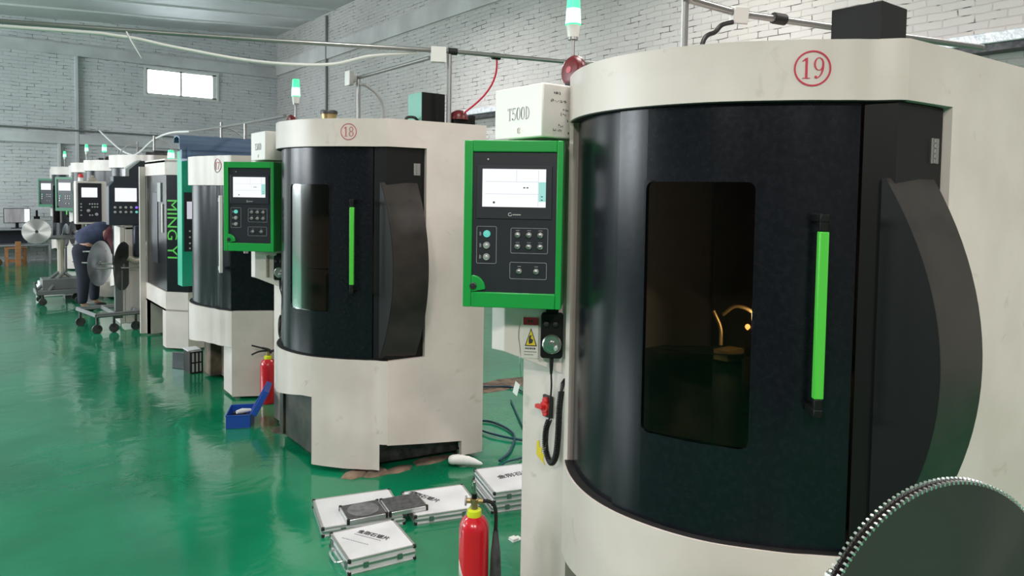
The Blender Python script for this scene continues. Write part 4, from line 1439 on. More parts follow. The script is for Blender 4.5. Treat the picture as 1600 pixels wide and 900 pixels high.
tag(MB().box(-.05, .05, -.04, .04, 0, .05).box(-.01, .03, -.02, .02, .05, .085).build('beige_motor_part', M['coil'], org=(0, 0, 0), bevel=.01), 'small beige part lying on the white framed console beside the beacon', 'machine part').location = (1.575, 11.82, 1.7505)

# ---------------------------------------------------------------- machines 13 and 12
m13, _ = make_round_machine(13.54, 'far cream machine with dark green framed panel, right one of the two', None, detail=1, frame='green_far', window=False)
m12, _ = make_round_machine(16.7, 'farthest cream machine with dark green framed panel against the back wall', None, detail=1, frame='green_far', window=False)
# signal lamps of machines 14
for (lx, ly, r, oo) in ((1.90, 12.93, m14, (CXA, 12.0 + CYA, 0)),):
    p_ = MB().cyl((lx, ly, 2.04), (lx, ly, 2.22), .008, n=10).build('signal_lamp_pole', M['galv'], r, org=oo)
    MB().lathe((lx, ly, 2.22), [(.030, 0), (.034, .02), (.030, .12), (.001, .125)], 20).build('signal_lamp_lens', M['lens'], p_, org=oo)
    MB().lathe((lx, ly, 2.24), [(.0345, 0), (.033, .06)], 20).build('signal_lamp_glow', M['lenscore'], p_, org=oo)
# poles and lines over the far machines
for (x, y, z0, z1, lb) in ((2.19, 10.82, 2.05, 2.38, 'thin steel pole above the teal pillared machine, left of the blue channel'), (2.3, 8.095, 1.93, 2.38, 'thin steel pole rising behind the blue channel, left one of the two'),
                           (2.2, 6.98, 1.91, 2.28, 'thin steel pole rising behind the blue channel, right one of the two'), (2.3, 12.54, 2.05, 2.39, 'thin white pole among the hoses above the navy console'),
                           (2.3, 14.19, 2.05, 2.36, 'thin pole behind the green signal lamp of the far machines')):
    tag(MB().tube([(x, y, z0), (x, y, z1)], .014).build('conduit_pole', M['galv'], org=(x, y, z0)), lb, 'pole', 'far conduit poles')
tag(MB().tube([(2.22, 6.0, 2.28), (2.30, 8.1, 2.33), (2.3, 9.4, 2.36)], .015).build('row_pipe', M['galv'], org=(2.22, 6.0, 2.28)), 'straight steel pipe sloping away above the blue channel', 'pipe')
tag(MB().tube(smooth_path([(2.3, 9.4, 2.36), (2.3, 10.4, 2.40), (2.3, 11.4, 2.36), (2.3, 12.4, 2.22), (2.3, 13.0, 2.20), (2.3, 14.2, 2.36), (2.3, 16.2, 2.78)], 8), .014).build('sagging_line', M['plasticwhite'], org=(2.3, 12, 2.2)),
    'white line sagging between the thin poles of the far machines', 'cable')
for i, (a, b, lb) in enumerate((((2.19, 10.82, 2.33), (2.45, 10.85, 2.07), 'thin curved hose at the pole left of the blue channel'), ((2.3, 8.095, 2.32), (2.60, 8.1, 2.02), 'thin curved hose at the pole behind the blue channel'),
                                ((2.3, 12.54, 2.34), (2.05, 12.6, 2.1), 'thin curved hose at the white pole above the navy console'))):
    a, b = Vector(a), Vector(b)
    tag(MB().tube(bez(a, a + Vector(((b.x - a.x) * .6, 0, .02)), b + Vector((0, 0, .15)), b, 10), .009).build('curved_hose', M['plasticgrey'], org=a), lb, 'hose')
for (x, y, lb) in ((2.25, 8.35, 'dark motor block on the roof of the teal pillared machine'), (2.15, 10.45, 'dark motor block on the roof behind the navy console'), (2.0, 13.2, 'dark motor block on the roof of a far machine')):
    z = 1.967 if y < 9 else 2.062
    tag(MB().box(-.16, .16, -.10, .10, 0, .075).box(-.05, .12, -.06, .06, .075, .10).build('motor_block', M['darkmetal'], org=(0, 0, 0), bevel=.008), lb, 'motor').location = (x, y, z)

# column of machine 18 has its pendant too
pendant(m18, 3.65 - .01, 'handwheel pendant half hidden behind the curved door edge of machine 18', 'handwheel pendants')
tag(MB().tube([Vector((1.700 + .010 * math.cos(i * 1.2), 4.925 + .010 * math.sin(i * 1.2), 1.06 + i * .0016)) for i in range(95)], .0035, 5).build('coiled_cord', M['coil'], org=(1.7, 4.925, 1.06)),
    'pale coiled cord hanging below the green panel of machine 18', 'cord')

# ---------------------------------------------------------------- things on the floor
def extinguisher(x, y, rotz, H, R, label, kind):
    e = empty('fire_extinguisher', (x, y, 0), label, 'fire extinguisher', rotz=rotz)
    zs = H * .74
    MB().lathe((0, 0, 0), [(R * .90, 0), (R * .98, .006), (R, .02), (R, zs - R * .9), (R * .94, zs - R * .55), (R * .76, zs - R * .2), (R * .45, zs), (R * .36, zs + .008)], 40).build('cylinder', M['red'], e)
    MB().lathe((0, 0, zs - .004), [(R * .47, 0), (R * .50, .006), (R * .48, .026), (R * .36, .030)], 32).build('neck_band', M['lemon'], e)
    z = zs + .026
    if kind == 'co2':
        MB().lathe((0, 0, z), [(R * .24, 0), (R * .22, .02), (R * .30, .024), (R * .30, .038), (R * .2, .04)], 20).cyl((-.030, 0, z + .030), (.034, 0, z + .030), .010, n=14).build('valve', M['brass'], e)
        MB().cyl((0, 0, z + .040), (0, 0, z + .058), .0105, n=16).build('valve_stem', M['black2'], e)
        MB().box(-.0065, .0065, -.009, .009, z + .058, z + .108).build('trigger_lever', M['steel'], e, bevel=.002)
        MB().cyl((-.030, 0, z + .030), (-.036, 0, z + .030), .019, n=20).build('hand_wheel', M['plasticgrey'], e)
        hs = MB().tube(smooth_path([(.034, 0, z + .030), (.055, 0, z + .030), (.076, 0, z + .016), (.084, 0, z - .02), (.084, 0, z - .09)], 7), .0075)
        hs.build('hose', M['cable'], e)
        MB().tube([(.084, 0, z - .08), (.084, 0, z - .10), (.085, 0, z - .17), (.086, 0, z - .33), (.086, 0, z - .37)], [.009, .011, .019, .025, .026], 20).build('discharge_horn', noise_to(mat('scuffed_black_horn', (.04, .04, .042), .55), 20, (.02, .02, .022), (.08, .08, .082)), e)
        MB().tube(smooth_path([(-.012, -.02, z + .02), (-.03, -.03, z - .01), (-.045, -.035, z - .06), (-.050, -.04, z - .10)], 5), .0012, 6).build('pin_wire', M['plasticgrey'], e)
        Rr = R + .0006
        lb = MB()
        a0, a1 = math.radians(202), math.radians(232)
        vs = []
        for i in range(7):
            a = a0 + (a1 - a0) * i / 6
            zb_, zt_ = zs - .235 - (.0 if i else 0), zs - .165 - .055 * i / 6
            vs += [(Rr * math.cos(a), Rr * math.sin(a), zb_), (Rr * math.cos(a), Rr * math.sin(a), zt_), ]
        lb.add(vs, [(2 * i, 2 * i + 2, 2 * i + 3, 2 * i + 1) for i in range(6)])
        lb.build('torn_label', M['paperlabel'], e, solid=.0006)
    else:
        MB().lathe((0, 0, z), [(R * .26, 0), (R * .24, .03), (R * .1, .032)], 18).build('valve', M['brass'], e)
        MB().tube(smooth_path([(.028, 0, z + .02), (.0, 0, z + .045), (-.05, 0, z + .058), (-.125, 0, z + .078)], 6), [.012] * 6 + [.010] * 6 + [.007] * 7, 8).build('carry_handle', M['gasket'], e)
        MB().tube(smooth_path([(.01, 0, z + .03), (-.03, 0, z + .035), (-.08, 0, z + .026), (-.125, 0, z + .005)], 6), .007, 8).build('squeeze_lever', M['gasket'], e)
        MB().tube(smooth_path([(.02, 0, z + .03), (.045, .0, z + .035), (R + .004, 0, z + .0), (R + .012, 0, z - .08), (R + .012, 0, z - .25)], 6), .009, 8).build('hose', M['cable'], e)
    return e


extinguisher(1.575, 2.245, -.70, .557, .058, 'large red fire extinguisher with black horn standing in the foreground', 'co2')
extinguisher(1.925, 5.56, -.55, .47, .060, 'small red fire extinguisher behind the open blue toolbox', 'dry')


def case(corners, h0, h1, label, name='blade_case', text=None, group='flat white aluminium-edged blade cases', straps=True, tflip=0, tsize=1.0, tpos=(.5, .5), small=True, handle=None, sub=True):
    """flat aluminium-edged case; corners: back-left, back-right, front-right, front-left (world x,y)"""
    c = [Vector((*p, 0)) for p in corners]
    ctr = sum(c, Vector()) / 4
    e1 = ((c[1] - c[0]) + (c[2] - c[3])) * .5
    e2 = ((c[0] - c[3]) + (c[1] - c[2])) * .5
    W, D = e1.length, e2.length
    ang = math.atan2(e1.y, e1.x)
    root = empty(name, (ctr.x, ctr.y, h0), label, 'case', group, rotz=ang)
    H = h1 - h0
    w2, d2 = W / 2, D / 2
    t = .010
    MB().box(-w2 + .004, w2 - .004, -d2 + .004, d2 - .004, H * .5 + .002, H - .001).build('lid', M['casewhite'], root, bevel=.001)
    MB().box(-w2 + .004, w2 - .004, -d2 + .004, d2 - .004, .001, H * .5 - .002).build('base', M['casewhite'], root, bevel=.001)
    ed = MB()
    for z0_, z1_ in ((H * .5 + .001, H * .5 + .006), (H - .006, H), (0, .005), (H * .5 - .006, H * .5 - .001)):
        ed.box(-w2, w2, -d2, -d2 + t, z0_, z1_).box(-w2, w2, d2 - t, d2, z0_, z1_).box(-w2, -w2 + t, -d2 + t, d2 - t, z0_, z1_).box(w2 - t, w2, -d2 + t, d2 - t, z0_, z1_)
    ed.build('edge_trim', M['alu'], root, smooth=0)
    kk = MB()
    for sx in (-1, 1):
        for sy in (-1, 1):
            for z0_, z1_ in ((0, .012), (H - .012, H)):
                kk.lathe((sx * (w2 - .006), sy * (d2 - .006), z0_), [(.0085, 0), (.0085, z1_ - z0_ + .0006)], 12)
    kk.build('corner_caps', M['gasket'], root)
    for u in ((-.5, .5) if straps else ()):
        MB().box(u * w2 - .012, u * w2 + .012, -d2 - .003, -d2, H * .5 - .012, H * .5 + .012).box(u * w2 - .007, u * w2 + .007, -d2 - .006, -d2 - .003, H * .5 - .006, H * .5 + .014).build('latch', M['steel'], root)
    if handle == 'left':
        MB().tube(smooth_path([(-w2, .06, H * .4), (-w2 - .025, .05, H * .35), (-w2 - .028, 0, H * .3), (-w2 - .025, -.05, H * .35), (-w2, -.06, H * .4)], 5), .005, 8).build('handle', M['alu'], root)
        for u in (-.75, .75):
            MB().box(-w2 - .004, -w2, u * d2 - .012, u * d2 + .012, H * .25, H * .75).build('latch', M['steel'], root)
    if text:
        fv, ff2 = font_mesh(text, .05)
        if fv:
            tw = max(v[0] for v in fv)
            th = max(v[1] for v in fv)
            s_ = tsize / tw
            a = tflip
            ca, sa = math.cos(a), math.sin(a)
            px_, py_ = (tpos[0] - .5) * W, (tpos[1] - .5) * D

            def on(u, v, h):
                u2, v2 = (u - tw / 2) * s_, (v - th / 2) * s_
                return (px_ + u2 * ca - v2 * sa, py_ + u2 * sa + v2 * ca, H + h - .001)
            nm_ = MB()
            draw([(fv, ff2)], nm_, on, thick=.0018)
            nm_.build('case_lettering', M['blackink'], root, smooth=0)
            if small:
                s2 = MB()
                x = 0
                while x < tw * .86:
                    l_ = tw * (.02 + .012 * (int(x * 997) % 3))
                    draw([bar2(x, -.018 / s_, x + l_, -.013 / s_)], s2, on, thick=.0018)
                    x += l_ + tw * .012
                x = -.15 * tw
                while x < tw * .7:
                    l_ = tw * (.014 + .01 * (int(x * 773) % 3))
                    draw([bar2(x, -.075 / s_, x + l_, -.070 / s_)], s2, on, thick=.0018)
                    x += l_ + tw * .03
                s2.build('small_print', M['greyink'], root, smooth=0)
    return root


TXT = '金刚石锯片'
case([(1.313, 3.111), (1.621, 3.066), (1.680, 2.775), (1.372, 2.820)], 0, .066, 'thick white blade case with black lettering, frontmost on the floor', text=TXT, tflip=-.95, tsize=.17, tpos=(.56, .62), handle='left')
case([(1.430, 3.56), (1.815, 3.45), (1.800, 3.10), (1.400, 3.205)], 0, .046, 'large flat white case with the small open grey case lying on it', small=False)
case([(1.845, 3.375), (2.165, 3.275), (2.165, 2.96), (1.830, 3.06)], 0, .046, 'flat white case with black lettering behind the foreground extinguisher', text=TXT, tflip=-.95, tsize=.20, tpos=(.30, .70), small=False)
cD = [(2.255, 3.285), (2.58, 3.18), (2.53, 2.84), (2.205, 2.94)]
case(cD, 0, .054, 'lower white case of the stack beside the nearest machine', small=False)
case([(x + .008, y - .004) for x, y in cD], .055, .11, 'upper white lettered case of the stack beside the nearest machine', text=TXT, tflip=.12, tsize=.25, tpos=(.62, .60), small=False)

# open small case lying on the large flat case
oc = empty('open_blade_case', (1.70, 3.22, .047), 'small open grey-lined case lying on a flat white case', 'case', rotz=-.20)
for s_, nm_ in ((-1, 'left_tray'), (1, 'right_tray')):
    x0, x1 = (-.205, -.004) if s_ < 0 else (.004, .205)
    z0 = 0
    a = MB().box(x0, x1, -.09, .09, z0, z0 + .022)
    tr_ = a.build(nm_, M['alu'], oc, bevel=.002)
    MB().box(x0 + .006, x1 - .006, -.084, .084, z0 + .0222, z0 + .0235).build('foam_lining', M['foam'], tr_, smooth=0)
    k2 = MB()
    for xx in (x0 + .006, x1 - .006):
        for yy in (-.084, .084):
            k2.lathe((xx, yy, z0), [(.0085, 0), (.0085, .0245)], 10)
    k2.build('corner_caps', M['gasket'], tr_)
MB().lathe((-.105, 0, .0237), [(.078, 0), (.078, .0025), (.012, .0027), (.012, .0035), (.001, .0035)], 48).build('grinding_disc', noise_to(mat('grey_disc', (.12, .12, .125), .5), 30, (.09, .09, .095), (.16, .16, .165)), oc)

# blue toolbox, open
tb = empty('toolbox', (1.598, 5.187, 0), 'open blue metal toolbox with its lid up, beside machine 18', 'toolbox', rotz=-.42)
w2, d2, hh = .080, .135, .095
t = .004
b = MB().box(-w2, w2, -d2, d2, 0, t).box(-w2, -w2 + t, -d2, d2, t, hh).box(w2 - t, w2, -d2, d2, t, hh).box(-w2 + t, w2 - t, -d2, -d2 + t, t, hh).box(-w2 + t, w2 - t, d2 - t, d2, t, hh)
b.box(-w2 - .003, -w2 + .003, -d2 - .003, d2 + .003, hh - .008, hh).box(w2 - .003, w2 + .003, -d2 - .003, d2 + .003, hh - .008, hh).box(-w2, w2, -d2 - .003, -d2 + .003, hh - .008, hh).box(-w2, w2, d2 - .003, d2 + .003, hh - .008, hh)
b.build('box_body', M['bluebox'], tb, bevel=.002)
T = Matrix.Translation((w2 + .002, 0, hh)) @ Matrix.Rotation(math.radians(68), 4, 'Y') @ Matrix.Scale(-1, 4, (1, 0, 0))
T = Matrix.Translation((w2 + .004, 0, hh)) @ Matrix.Rotation(math.radians(112 + 180 - 180), 4, 'Y')
l = MB()
# lid: local -x .. 0 closed; built opened, leaning outwards
u = Vector((math.cos(math.radians(62)), 0, math.sin(math.radians(62))))
nrm = Vector((u.z, 0, -u.x))
def lp(a, y, c):
    p = Vector((w2 + .003, y, hh)) + u * a + nrm * c
    return tuple(p)
def lidbox(a0, a1, y0, y1, c0, c1, mb_):
    mb_.add([lp(a0, y0, c0), lp(a1, y0, c0), lp(a1, y1, c0), lp(a0, y1, c0), lp(a0, y0, c1), lp(a1, y0, c1), lp(a1, y1, c1), lp(a0, y1, c1)],
            [(0, 3, 2, 1), (4, 5, 6, 7), (0, 1, 5, 4), (1, 2, 6, 5), (2, 3, 7, 6), (3, 0, 4, 7)])
Lw = .185
lidbox(0, Lw, -d2, d2, .036, .040, l)
lidbox(0, Lw, -d2, -d2 + .004, 0, .037, l)
lidbox(0, Lw, d2 - .004, d2, 0, .037, l)
lidbox(Lw - .004, Lw, -d2, d2, 0, .037, l)
lidbox(0, .004, -d2, d2, 0, .037, l)
ld = l.build('lid', M['bluebox'], tb, bevel=.002)
l2 = MB()
lidbox(.03, Lw - .03, -d2 + .04, d2 - .03, .033, .036, l2)
l2.build('lid_sticker', mat('pale_blue_sticker', (.16, .26, .50), .4), ld, smooth=0)
ty = MB()
for i, (a, b_, c_) in enumerate(((-.01, -.05, 1.3), (.02, .02, 1.5), (-.02, .05, 1.0), (.02, -.03, 1.9))):
    ty.box(-.05, .05, -.008, .008, .03 + i * .014, .044 + i * .014, Matrix.Translation((a, b_, 0)) @ Matrix.Rotation(c_, 4, 'Z'))
ty.box(-.07, .07, -.12, .12, .004, .03)
tag(ty.build('hand_tools', M['darkmetal'], org=(0, 0, 0)), 'dark hand tools lying in the open blue toolbox', 'tools', kind='stuff')
bpy.data.objects['hand_tools'].location = (1.598, 5.187, .001)
bpy.data.objects['hand_tools'].rotation_euler = (0, 0, -.42)
tag(MB().tube([(-.05, 0, 0), (-.01, .005, .002), (.05, .0, .0)], [.012, .018, .010], 10).build('white_rag_roll', M['plasticwhite'], org=(0, 0, 0)), 'small white rag on the tools in the blue toolbox', 'rag')
bpy.data.objects['white_rag_roll'].location = (1.60, 5.12, .100)
wp = MB().box(-.0015, 0, -.06, .10, .018, .078).build('white_front_label', M['plasticwhite'], tb, loc=(-w2 - .0005, -.02, 0), smooth=0)

# black gear case parts by the leg of machine 17
bp_ = tag(MB().box(-.012, .012, -.075, .075, 0, .155).build('black_plate', M['castmetal'], org=(0, 0, 0), bevel=.004), 'dark grey plate standing on edge against the teal pillared machine', 'plate')
bp_.data.materials[0] = M['bladedark']
bp_.location = (1.635, 7.09, 0)
bp_.rotation_euler = (0, .03, .62)
gc = empty('slotted_case', (1.715, 6.93, 0), 'small black and silver slotted case standing by the base of machine 17', 'case', rotz=.05)
MB().box(-.052, .052, -.09, .09, 0, .195).build('case_body', M['casewhite'], gc, bevel=.004)
sl = MB()
for z in (0, .09, .184):
    sl.box(-.054, .054, -.096, -.089, z, z + .011)
for x in (-.054, -.020, .012, .042):
    sl.box(x, x + .012, -.098, -.089, 0, .196)
sl.box(-.058, -.051, -.09, .09, .0, .195)
sl.build('case_bands', M['gasket'], gc, smooth=0)
MB().box(-.065, .050, -.07, .10, .196, .208).build('case_lid', M['casewhite'], gc, bevel=.003)

# chip tray of machine 18 (dark steel box under its skirt)
ct = empty('chip_tray', (1.80, 4.35, 0), 'dark steel chip tray pushed under machine 18', 'tray')
tray_b = MB().box(-.085, .0, -.16, .32, .045, .40).box(-.10, -.085, .28, .34, .05, .36)
tray_b.build('tray_body', noise_to(mat('dark_tray_steel', (.05, .055, .05), .4, .5), 7, (.03, .035, .033), (.10, .09, .075)), ct, bevel=.004)
MB().tube([(-.09, .30, .34), (-.02, -.02, .385), (-.01, -.14, .372)], .004).build('tray_handle', M['steel'], ct)
# broken mortar and dust below machine 18
ml = MB()
rr = random.Random(5)
for (cx_, cy_, sx, sy, hz) in ((1.84, 3.83, .10, .06, .018), (1.95, 3.78, .09, .05, .02), (2.08, 3.76, .12, .05, .010), (2.32, 3.78, .14, .06, .008)):
    n = 14
    vs = [(cx_ + sx * math.cos(2 * PI * k / n) * rr.uniform(.75, 1.1), cy_ + sy * math.sin(2 * PI * k / n) * rr.uniform(.75, 1.1), 0.0005) for k in range(n)]
    vs2 = [(cx_ + (x - cx_) * .75, cy_ + (y - cy_) * .75, hz * rr.uniform(.6, 1.1)) for x, y, z in vs]
    ml.add(vs + vs2, [tuple(range(n))[::-1], tuple(range(n, 2 * n))] + [(k, (k + 1) % n, n + (k + 1) % n, n + k) for k in range(n)])
tag(ml.build('mortar_debris', M['concrete'], org=(1.9, 3.75, 0), smooth=60), 'brown broken mortar and dust under the front foot of machine 18', 'debris', kind='stuff')
d4 = MB()
for (cx_, cy_, sx, sy) in ((3.75, 4.95, .5, .16), (1.80, 4.86, .12, .10)):
    n = 18
    vs = [(cx_ + sx * math.cos(2 * PI * k / n) * rr.uniform(.7, 1.1), cy_ + sy * math.sin(2 * PI * k / n) * rr.uniform(.7, 1.1), .0005) for k in range(n)]
    vs2 = [(cx_ + (x - cx_) * .9, cy_ + (y - cy_) * .9, .005) for x, y, z in vs]
    d4.add(vs + vs2, [tuple(range(n))[::-1], tuple(range(n, 2 * n))] + [(k, (k + 1) % n, n + (k + 1) % n, n + k) for k in range(n)])
tag(d4.build('floor_dirt', M['concrete'], org=(3.5, 4.9, 0), smooth=60), 'brown dirt patches on the green floor between machine feet', 'dirt', kind='stuff')

# white rolled rag under machine 18
tag(MB().tube(smooth_path([(2.35, 3.63, .040), (2.40, 3.60, .042), (2.46, 3.56, .032), (2.51, 3.50, .020)], 6), [.012, .024, .027, .030, .029, .030, .031, .029, .030, .028, .027, .028, .025, .023, .022, .018, .015, .012, .006], 14).build('rolled_white_rag', M['plasticwhite'], org=(2.4, 3.58, .02)),
    'rolled white rag lying half under machine 18', 'rag')
# dark teal hose with loops on the floor between the machines
hp_ = smooth_path([(2.64, 3.50, .012), (2.80, 3.60, .012), (3.02, 3.85, .012), (3.05, 4.15, .012), (2.90, 4.22, .014), (2.88, 3.95, .020), (3.0, 3.70, .014), (3.20, 3.62, .012), (3.45, 3.95, .012), (3.75, 4.7, .012), (3.6, 4.9, .02), (3.2, 4.9, .06)], 10)
tag(MB().tube(hp_, .008).build('floor_hose', M['tealcable'], org=(2.9, 3.9, 0)), 'dark teal hose looping on the floor between machines 18 and 19', 'hose')
hp_ = smooth_path([(2.50, 3.36, .013), (2.62, 3.42, .03), (2.78, 3.46, .013), (2.95, 3.52, .012), (3.15, 3.9, .012), (3.5, 4.5, .012)], 10)
tag(MB().tube(hp_, .006).build('floor_cable', M['tealcable'], org=(2.9, 3.5, 0)), 'thin dark cable running on the floor past the stacked cases', 'cable')
pa = tag(MB().box(-.03, .03, -.02, .02, 0, .003).box(-.028, .004, -.018, .018, .003, .012).build('paper_scrap', M['plasticwhite'], org=(0, 0, 0)), 'small crumpled white paper scrap on the floor beside the nearest machine', 'scrap')
pa.location = (2.11, 2.66, 0)

# ---------------------------------------------------------------- foreground saw blades on a cart
def toothed(mb, R, n, th, depth=.008, hub=.02):
    """saw blade profile in the xy plane, axis z"""
    pts = []
    for i in range(n):
        a0 = 2 * PI * i / n
        da = 2 * PI / n
        for f_, r in ((0, R - depth), (.12, R), (.42, R - .0008), (.60, R - depth * .95), (.8, R - depth)):
            a = a0 + da * f_
            pts.append((r * math.cos(a), r * math.sin(a)))
    m_ = len(pts)
    inner = [(hub * math.cos(2 * PI * i / m_), hub * math.sin(2 * PI * i / m_)) for i in range(m_)]
    vs = [(x, y, th / 2) for x, y in pts] + [(x, y, th / 2) for x, y in inner] + [(x, y, -th / 2) for x, y in pts] + [(x, y, -th / 2) for x, y in inner]
    fs = []
    for i in range(m_):
        j = (i + 1) % m_
        fs += [(i, j, m_ + j, m_ + i), (2 * m_ + i, 3 * m_ + i, 3 * m_ + j, 2 * m_ + j), (i, 2 * m_ + i, 2 * m_ + j, j), (m_ + i, m_ + j, 3 * m_ + j, 3 * m_ + i)]
    return mb.add(vs, fs)


BC = Vector((1.155, .430, .987))
bn = Vector((math.cos(math.radians(72.8)), math.sin(math.radians(72.8)), -.0115)).normalized()
q = Vector((0, 0, 1)).rotation_difference(-bn)
for i, off in enumerate((0.0, .014)):
    r = empty('circular_saw_blade', BC + bn * off, ('large dark circular saw blade with bright teeth, front one at lower right' if i == 0 else 'second circular saw blade right behind the front one, only its teeth visible'), 'saw blade', 'large saw blades at lower right')
    r.rotation_mode = 'QUATERNION'
    r.rotation_quaternion = q
    toothed(MB(), .249, 170, .0030, .005).build('blade_disc', M['blade'], r, smooth=30)
    tm = MB()
    for k in range(170):
        a = 2 * PI * (k + .26) / 170
        c, s_ = math.cos(a), math.sin(a)
        T = Matrix(((c, -s_, 0, 0), (s_, c, 0, 0), (0, 0, 1, 0), (0, 0, 0, 1)))
        tm.box(.2445, .2498, -.0017, .0017, -.0024, .0024, T)
    tm.build('tooth_tips', M['tooth'], r, smooth=0)
ct2 = empty('blade_cart', (BC.x, BC.y, 0), 'steel cart holding the large saw blades at lower right', 'cart', 'wheeled blade carts')
Oc = (BC.x, BC.y, 0)
ax0, ax1 = BC - bn * .10, BC + bn * .22
MB().cyl(ax0, ax1, .0125, n=20).build('axle', M['steel'], ct2, org=Oc)
pm = BC + bn * .16
MB().box(pm.x - .02, pm.x + .02, pm.y - .02, pm.y + .02, .14, BC.z + .02).build('post', M['castmetal'], ct2, org=Oc, bevel=.003)
MB().box(BC.x - .22, BC.x + .22, BC.y - .2, BC.y + .26, .11, .14).build('cart_frame', M['castmetal'], ct2, org=Oc, bevel=.004)
for sx in (-.19, .19):
    for sy in (-.16, .22):
        MB().cyl((BC.x + sx - .012, BC.y + sy, .04), (BC.x + sx + .012, BC.y + sy, .04), .04, n=20).box(BC.x + sx - .018, BC.x + sx + .018, BC.y + sy - .012, BC.y + sy + .012, .05, .11).build('caster', M['darkmetal'], ct2, org=Oc)

# ---------------------------------------------------------------- cart in front of the person
O = (1.40, 9.5, 0)
c1 = empty('blade_cart', O, 'low steel cart with two upright saw blades in front of the bending person', 'cart', 'wheeled blade carts')
fr_ = MB()
cz = .20
for a, b_ in (((1.16, 9.98), (1.27, 9.30)), ((1.27, 9.30), (1.72, 9.34)), ((1.72, 9.34), (1.66, 9.98)), ((1.16, 9.98), (1.66, 9.98)), ((1.46, 9.32), (1.42, 9.98))):
    fr_.cyl((*a, cz), (*b_, cz), .018, n=8)
    fr_.cyl((*a, cz + .02), (*b_, cz + .02), .014, n=8)
fr_.build('cart_frame', M['castmetal'], c1, org=O)
MB().box(1.48, 1.56, 9.42, 9.50, .0 + .14, .70).build('post', M['castmetal'], c1, org=O, bevel=.004)
for (x, y) in ((1.19, 9.95), (1.28, 9.33), (1.45, 9.33), (1.68, 9.36)):
    MB().cyl((x, y - .015, .052), (x, y + .015, .052), .052, n=20).box(x - .012, x + .012, y - .022, y + .022, .085, .19).build('caster', M['darkmetal'], c1, org=O)
MB().cyl((1.16, 9.52, .80), (1.46, 9.50, .775), .010, n=10).cyl((1.24, 9.44, .735), (1.76, 9.42, .725), .010, n=10).cyl((1.18, 9.6, .92), (1.42, 9.6, .92), .010, n=10).build('axle', M['steel'], c1, org=O)
for (c_, ax, R, mm, lb) in (((1.34, 9.50, .785), (.80, -.60, 0), .262, 'silverblade', 'bright grey saw blade upright on the cart before the person'),
                            ((1.545, 9.46, .735), (.90, -.44, 0), .235, 'bladebright', 'narrow bright saw blade on the cart post, nearly edge-on'),
                            ((1.575, 9.48, .745), (.86, -.50, 0), .285, 'bladedark', 'dark grinding disc behind the narrow bright blade on the cart')):
    if mm == 'silverblade':
        M[mm] = blade_mat('grey_blade_steel', (.42, .43, .45), .32)
    r = empty('circular_saw_blade', c_, lb, 'saw blade', 'blades on the cart')
    r.rotation_mode = 'QUATERNION'
    r.rotation_quaternion = Vector((0, 0, 1)).rotation_difference(Vector(ax).normalized())
    MB().lathe((0, 0, 0), [(.02, -.003), (R - .004, -.002), (R, 0), (R - .004, .002), (.02, .003)], 72).build('blade_disc', M[mm], r, smooth=5)
    MB().lathe((0, 0, 0), [(.028, -.009), (.028, .009)], 20).build('blade_flange', M['steel'], r)

# rear cart with arm and big bright blade
O = (1.22, 12.1, 0)
c2 = empty('blade_cart', O, 'rear steel cart with upright post and side arm left of the person', 'cart', 'wheeled blade carts')
MB().tube([(1.225, 12.2, .28), (1.225, 12.2, .95)], .045).tube([(1.225, 12.2, .78), (1.225, 12.2, .95)], .055).build('post', M['coil'], c2, org=O)
MB().cyl((1.22, 12.2, .46), (.92, 12.05, .22), .022, n=10).cyl((1.27, 12.2, .46), (1.05, 11.95, .20), .022, n=10).cyl((1.22, 12.2, .46), (1.42, 12.15, .30), .022, n=10).build('strut', M['castmetal'], c2, org=O)
MB().cyl((.93, 12.1, .935), (1.47, 12.2, .925), .016, n=10).box(1.10, 1.36, 12.16, 12.24, .915, .965).build('side_arm', M['steel'], c2, org=O)
MB().box(.90, 1.50, 11.92, 12.40, .15, .21).box(.98, 1.48, 12.0, 12.36, .21, .36).cyl((.88, 11.9, .34), (.93, 11.95, .12), .012).build('cart_frame', M['castmetal'], c2, org=O, bevel=.006)
for (x, y) in ((.98, 11.97), (1.42, 11.97), (.98, 12.35), (1.42, 12.35)):
    MB().cyl((x, y - .018, .05), (x, y + .018, .05), .05, n=16).box(x - .012, x + .012, y - .02, y + .02, .08, .15).build('caster', M['darkmetal'], c2, org=O)
r = empty('circular_saw_blade', (.927, 12.06, 1.035), 'big shining round saw blade held up left of the person', 'saw blade')
r.rotation_mode = 'QUATERNION'
r.rotation_quaternion = Vector((0, 0, 1)).rotation_difference(Vector((-.12, -1, .05)).normalized())
MB().lathe((0, 0, 0), [(.015, -.003), (.172, -.002), (.176, 0), (.172, .002), (.015, .003)], 72).build('blade_disc', M['bladebright'], r, smooth=5)
MB().lathe((0, 0, 0), [(.020, -.008), (.020, .02)], 20).build('blade_flange', M['darkmetal'], r)
for (c_, lb) in (((1.33, 12.55, .95), 'narrow bright blade seen nearly edge-on behind the side arm'), ((1.42, 12.6, .98), 'second narrow bright blade behind the side arm, nearest the person')):
    r = empty('circular_saw_blade', c_, lb, 'saw blade', 'blades behind the side arm')
    r.rotation_mode = 'QUATERNION'
    r.rotation_quaternion = Vector((0, 0, 1)).rotation_difference(Vector((.93, -.37, 0)).normalized())
    MB().lathe((0, 0, 0), [(.015, -.003), (.172, -.002), (.176, 0), (.172, .002), (.015, .003)], 60).build('blade_disc', M['bladebright'], r, smooth=5)
    MB().lathe((0, 0, 0), [(.02, -.008), (.02, .008)], 20).build('blade_flange', M['darkmetal'], r)
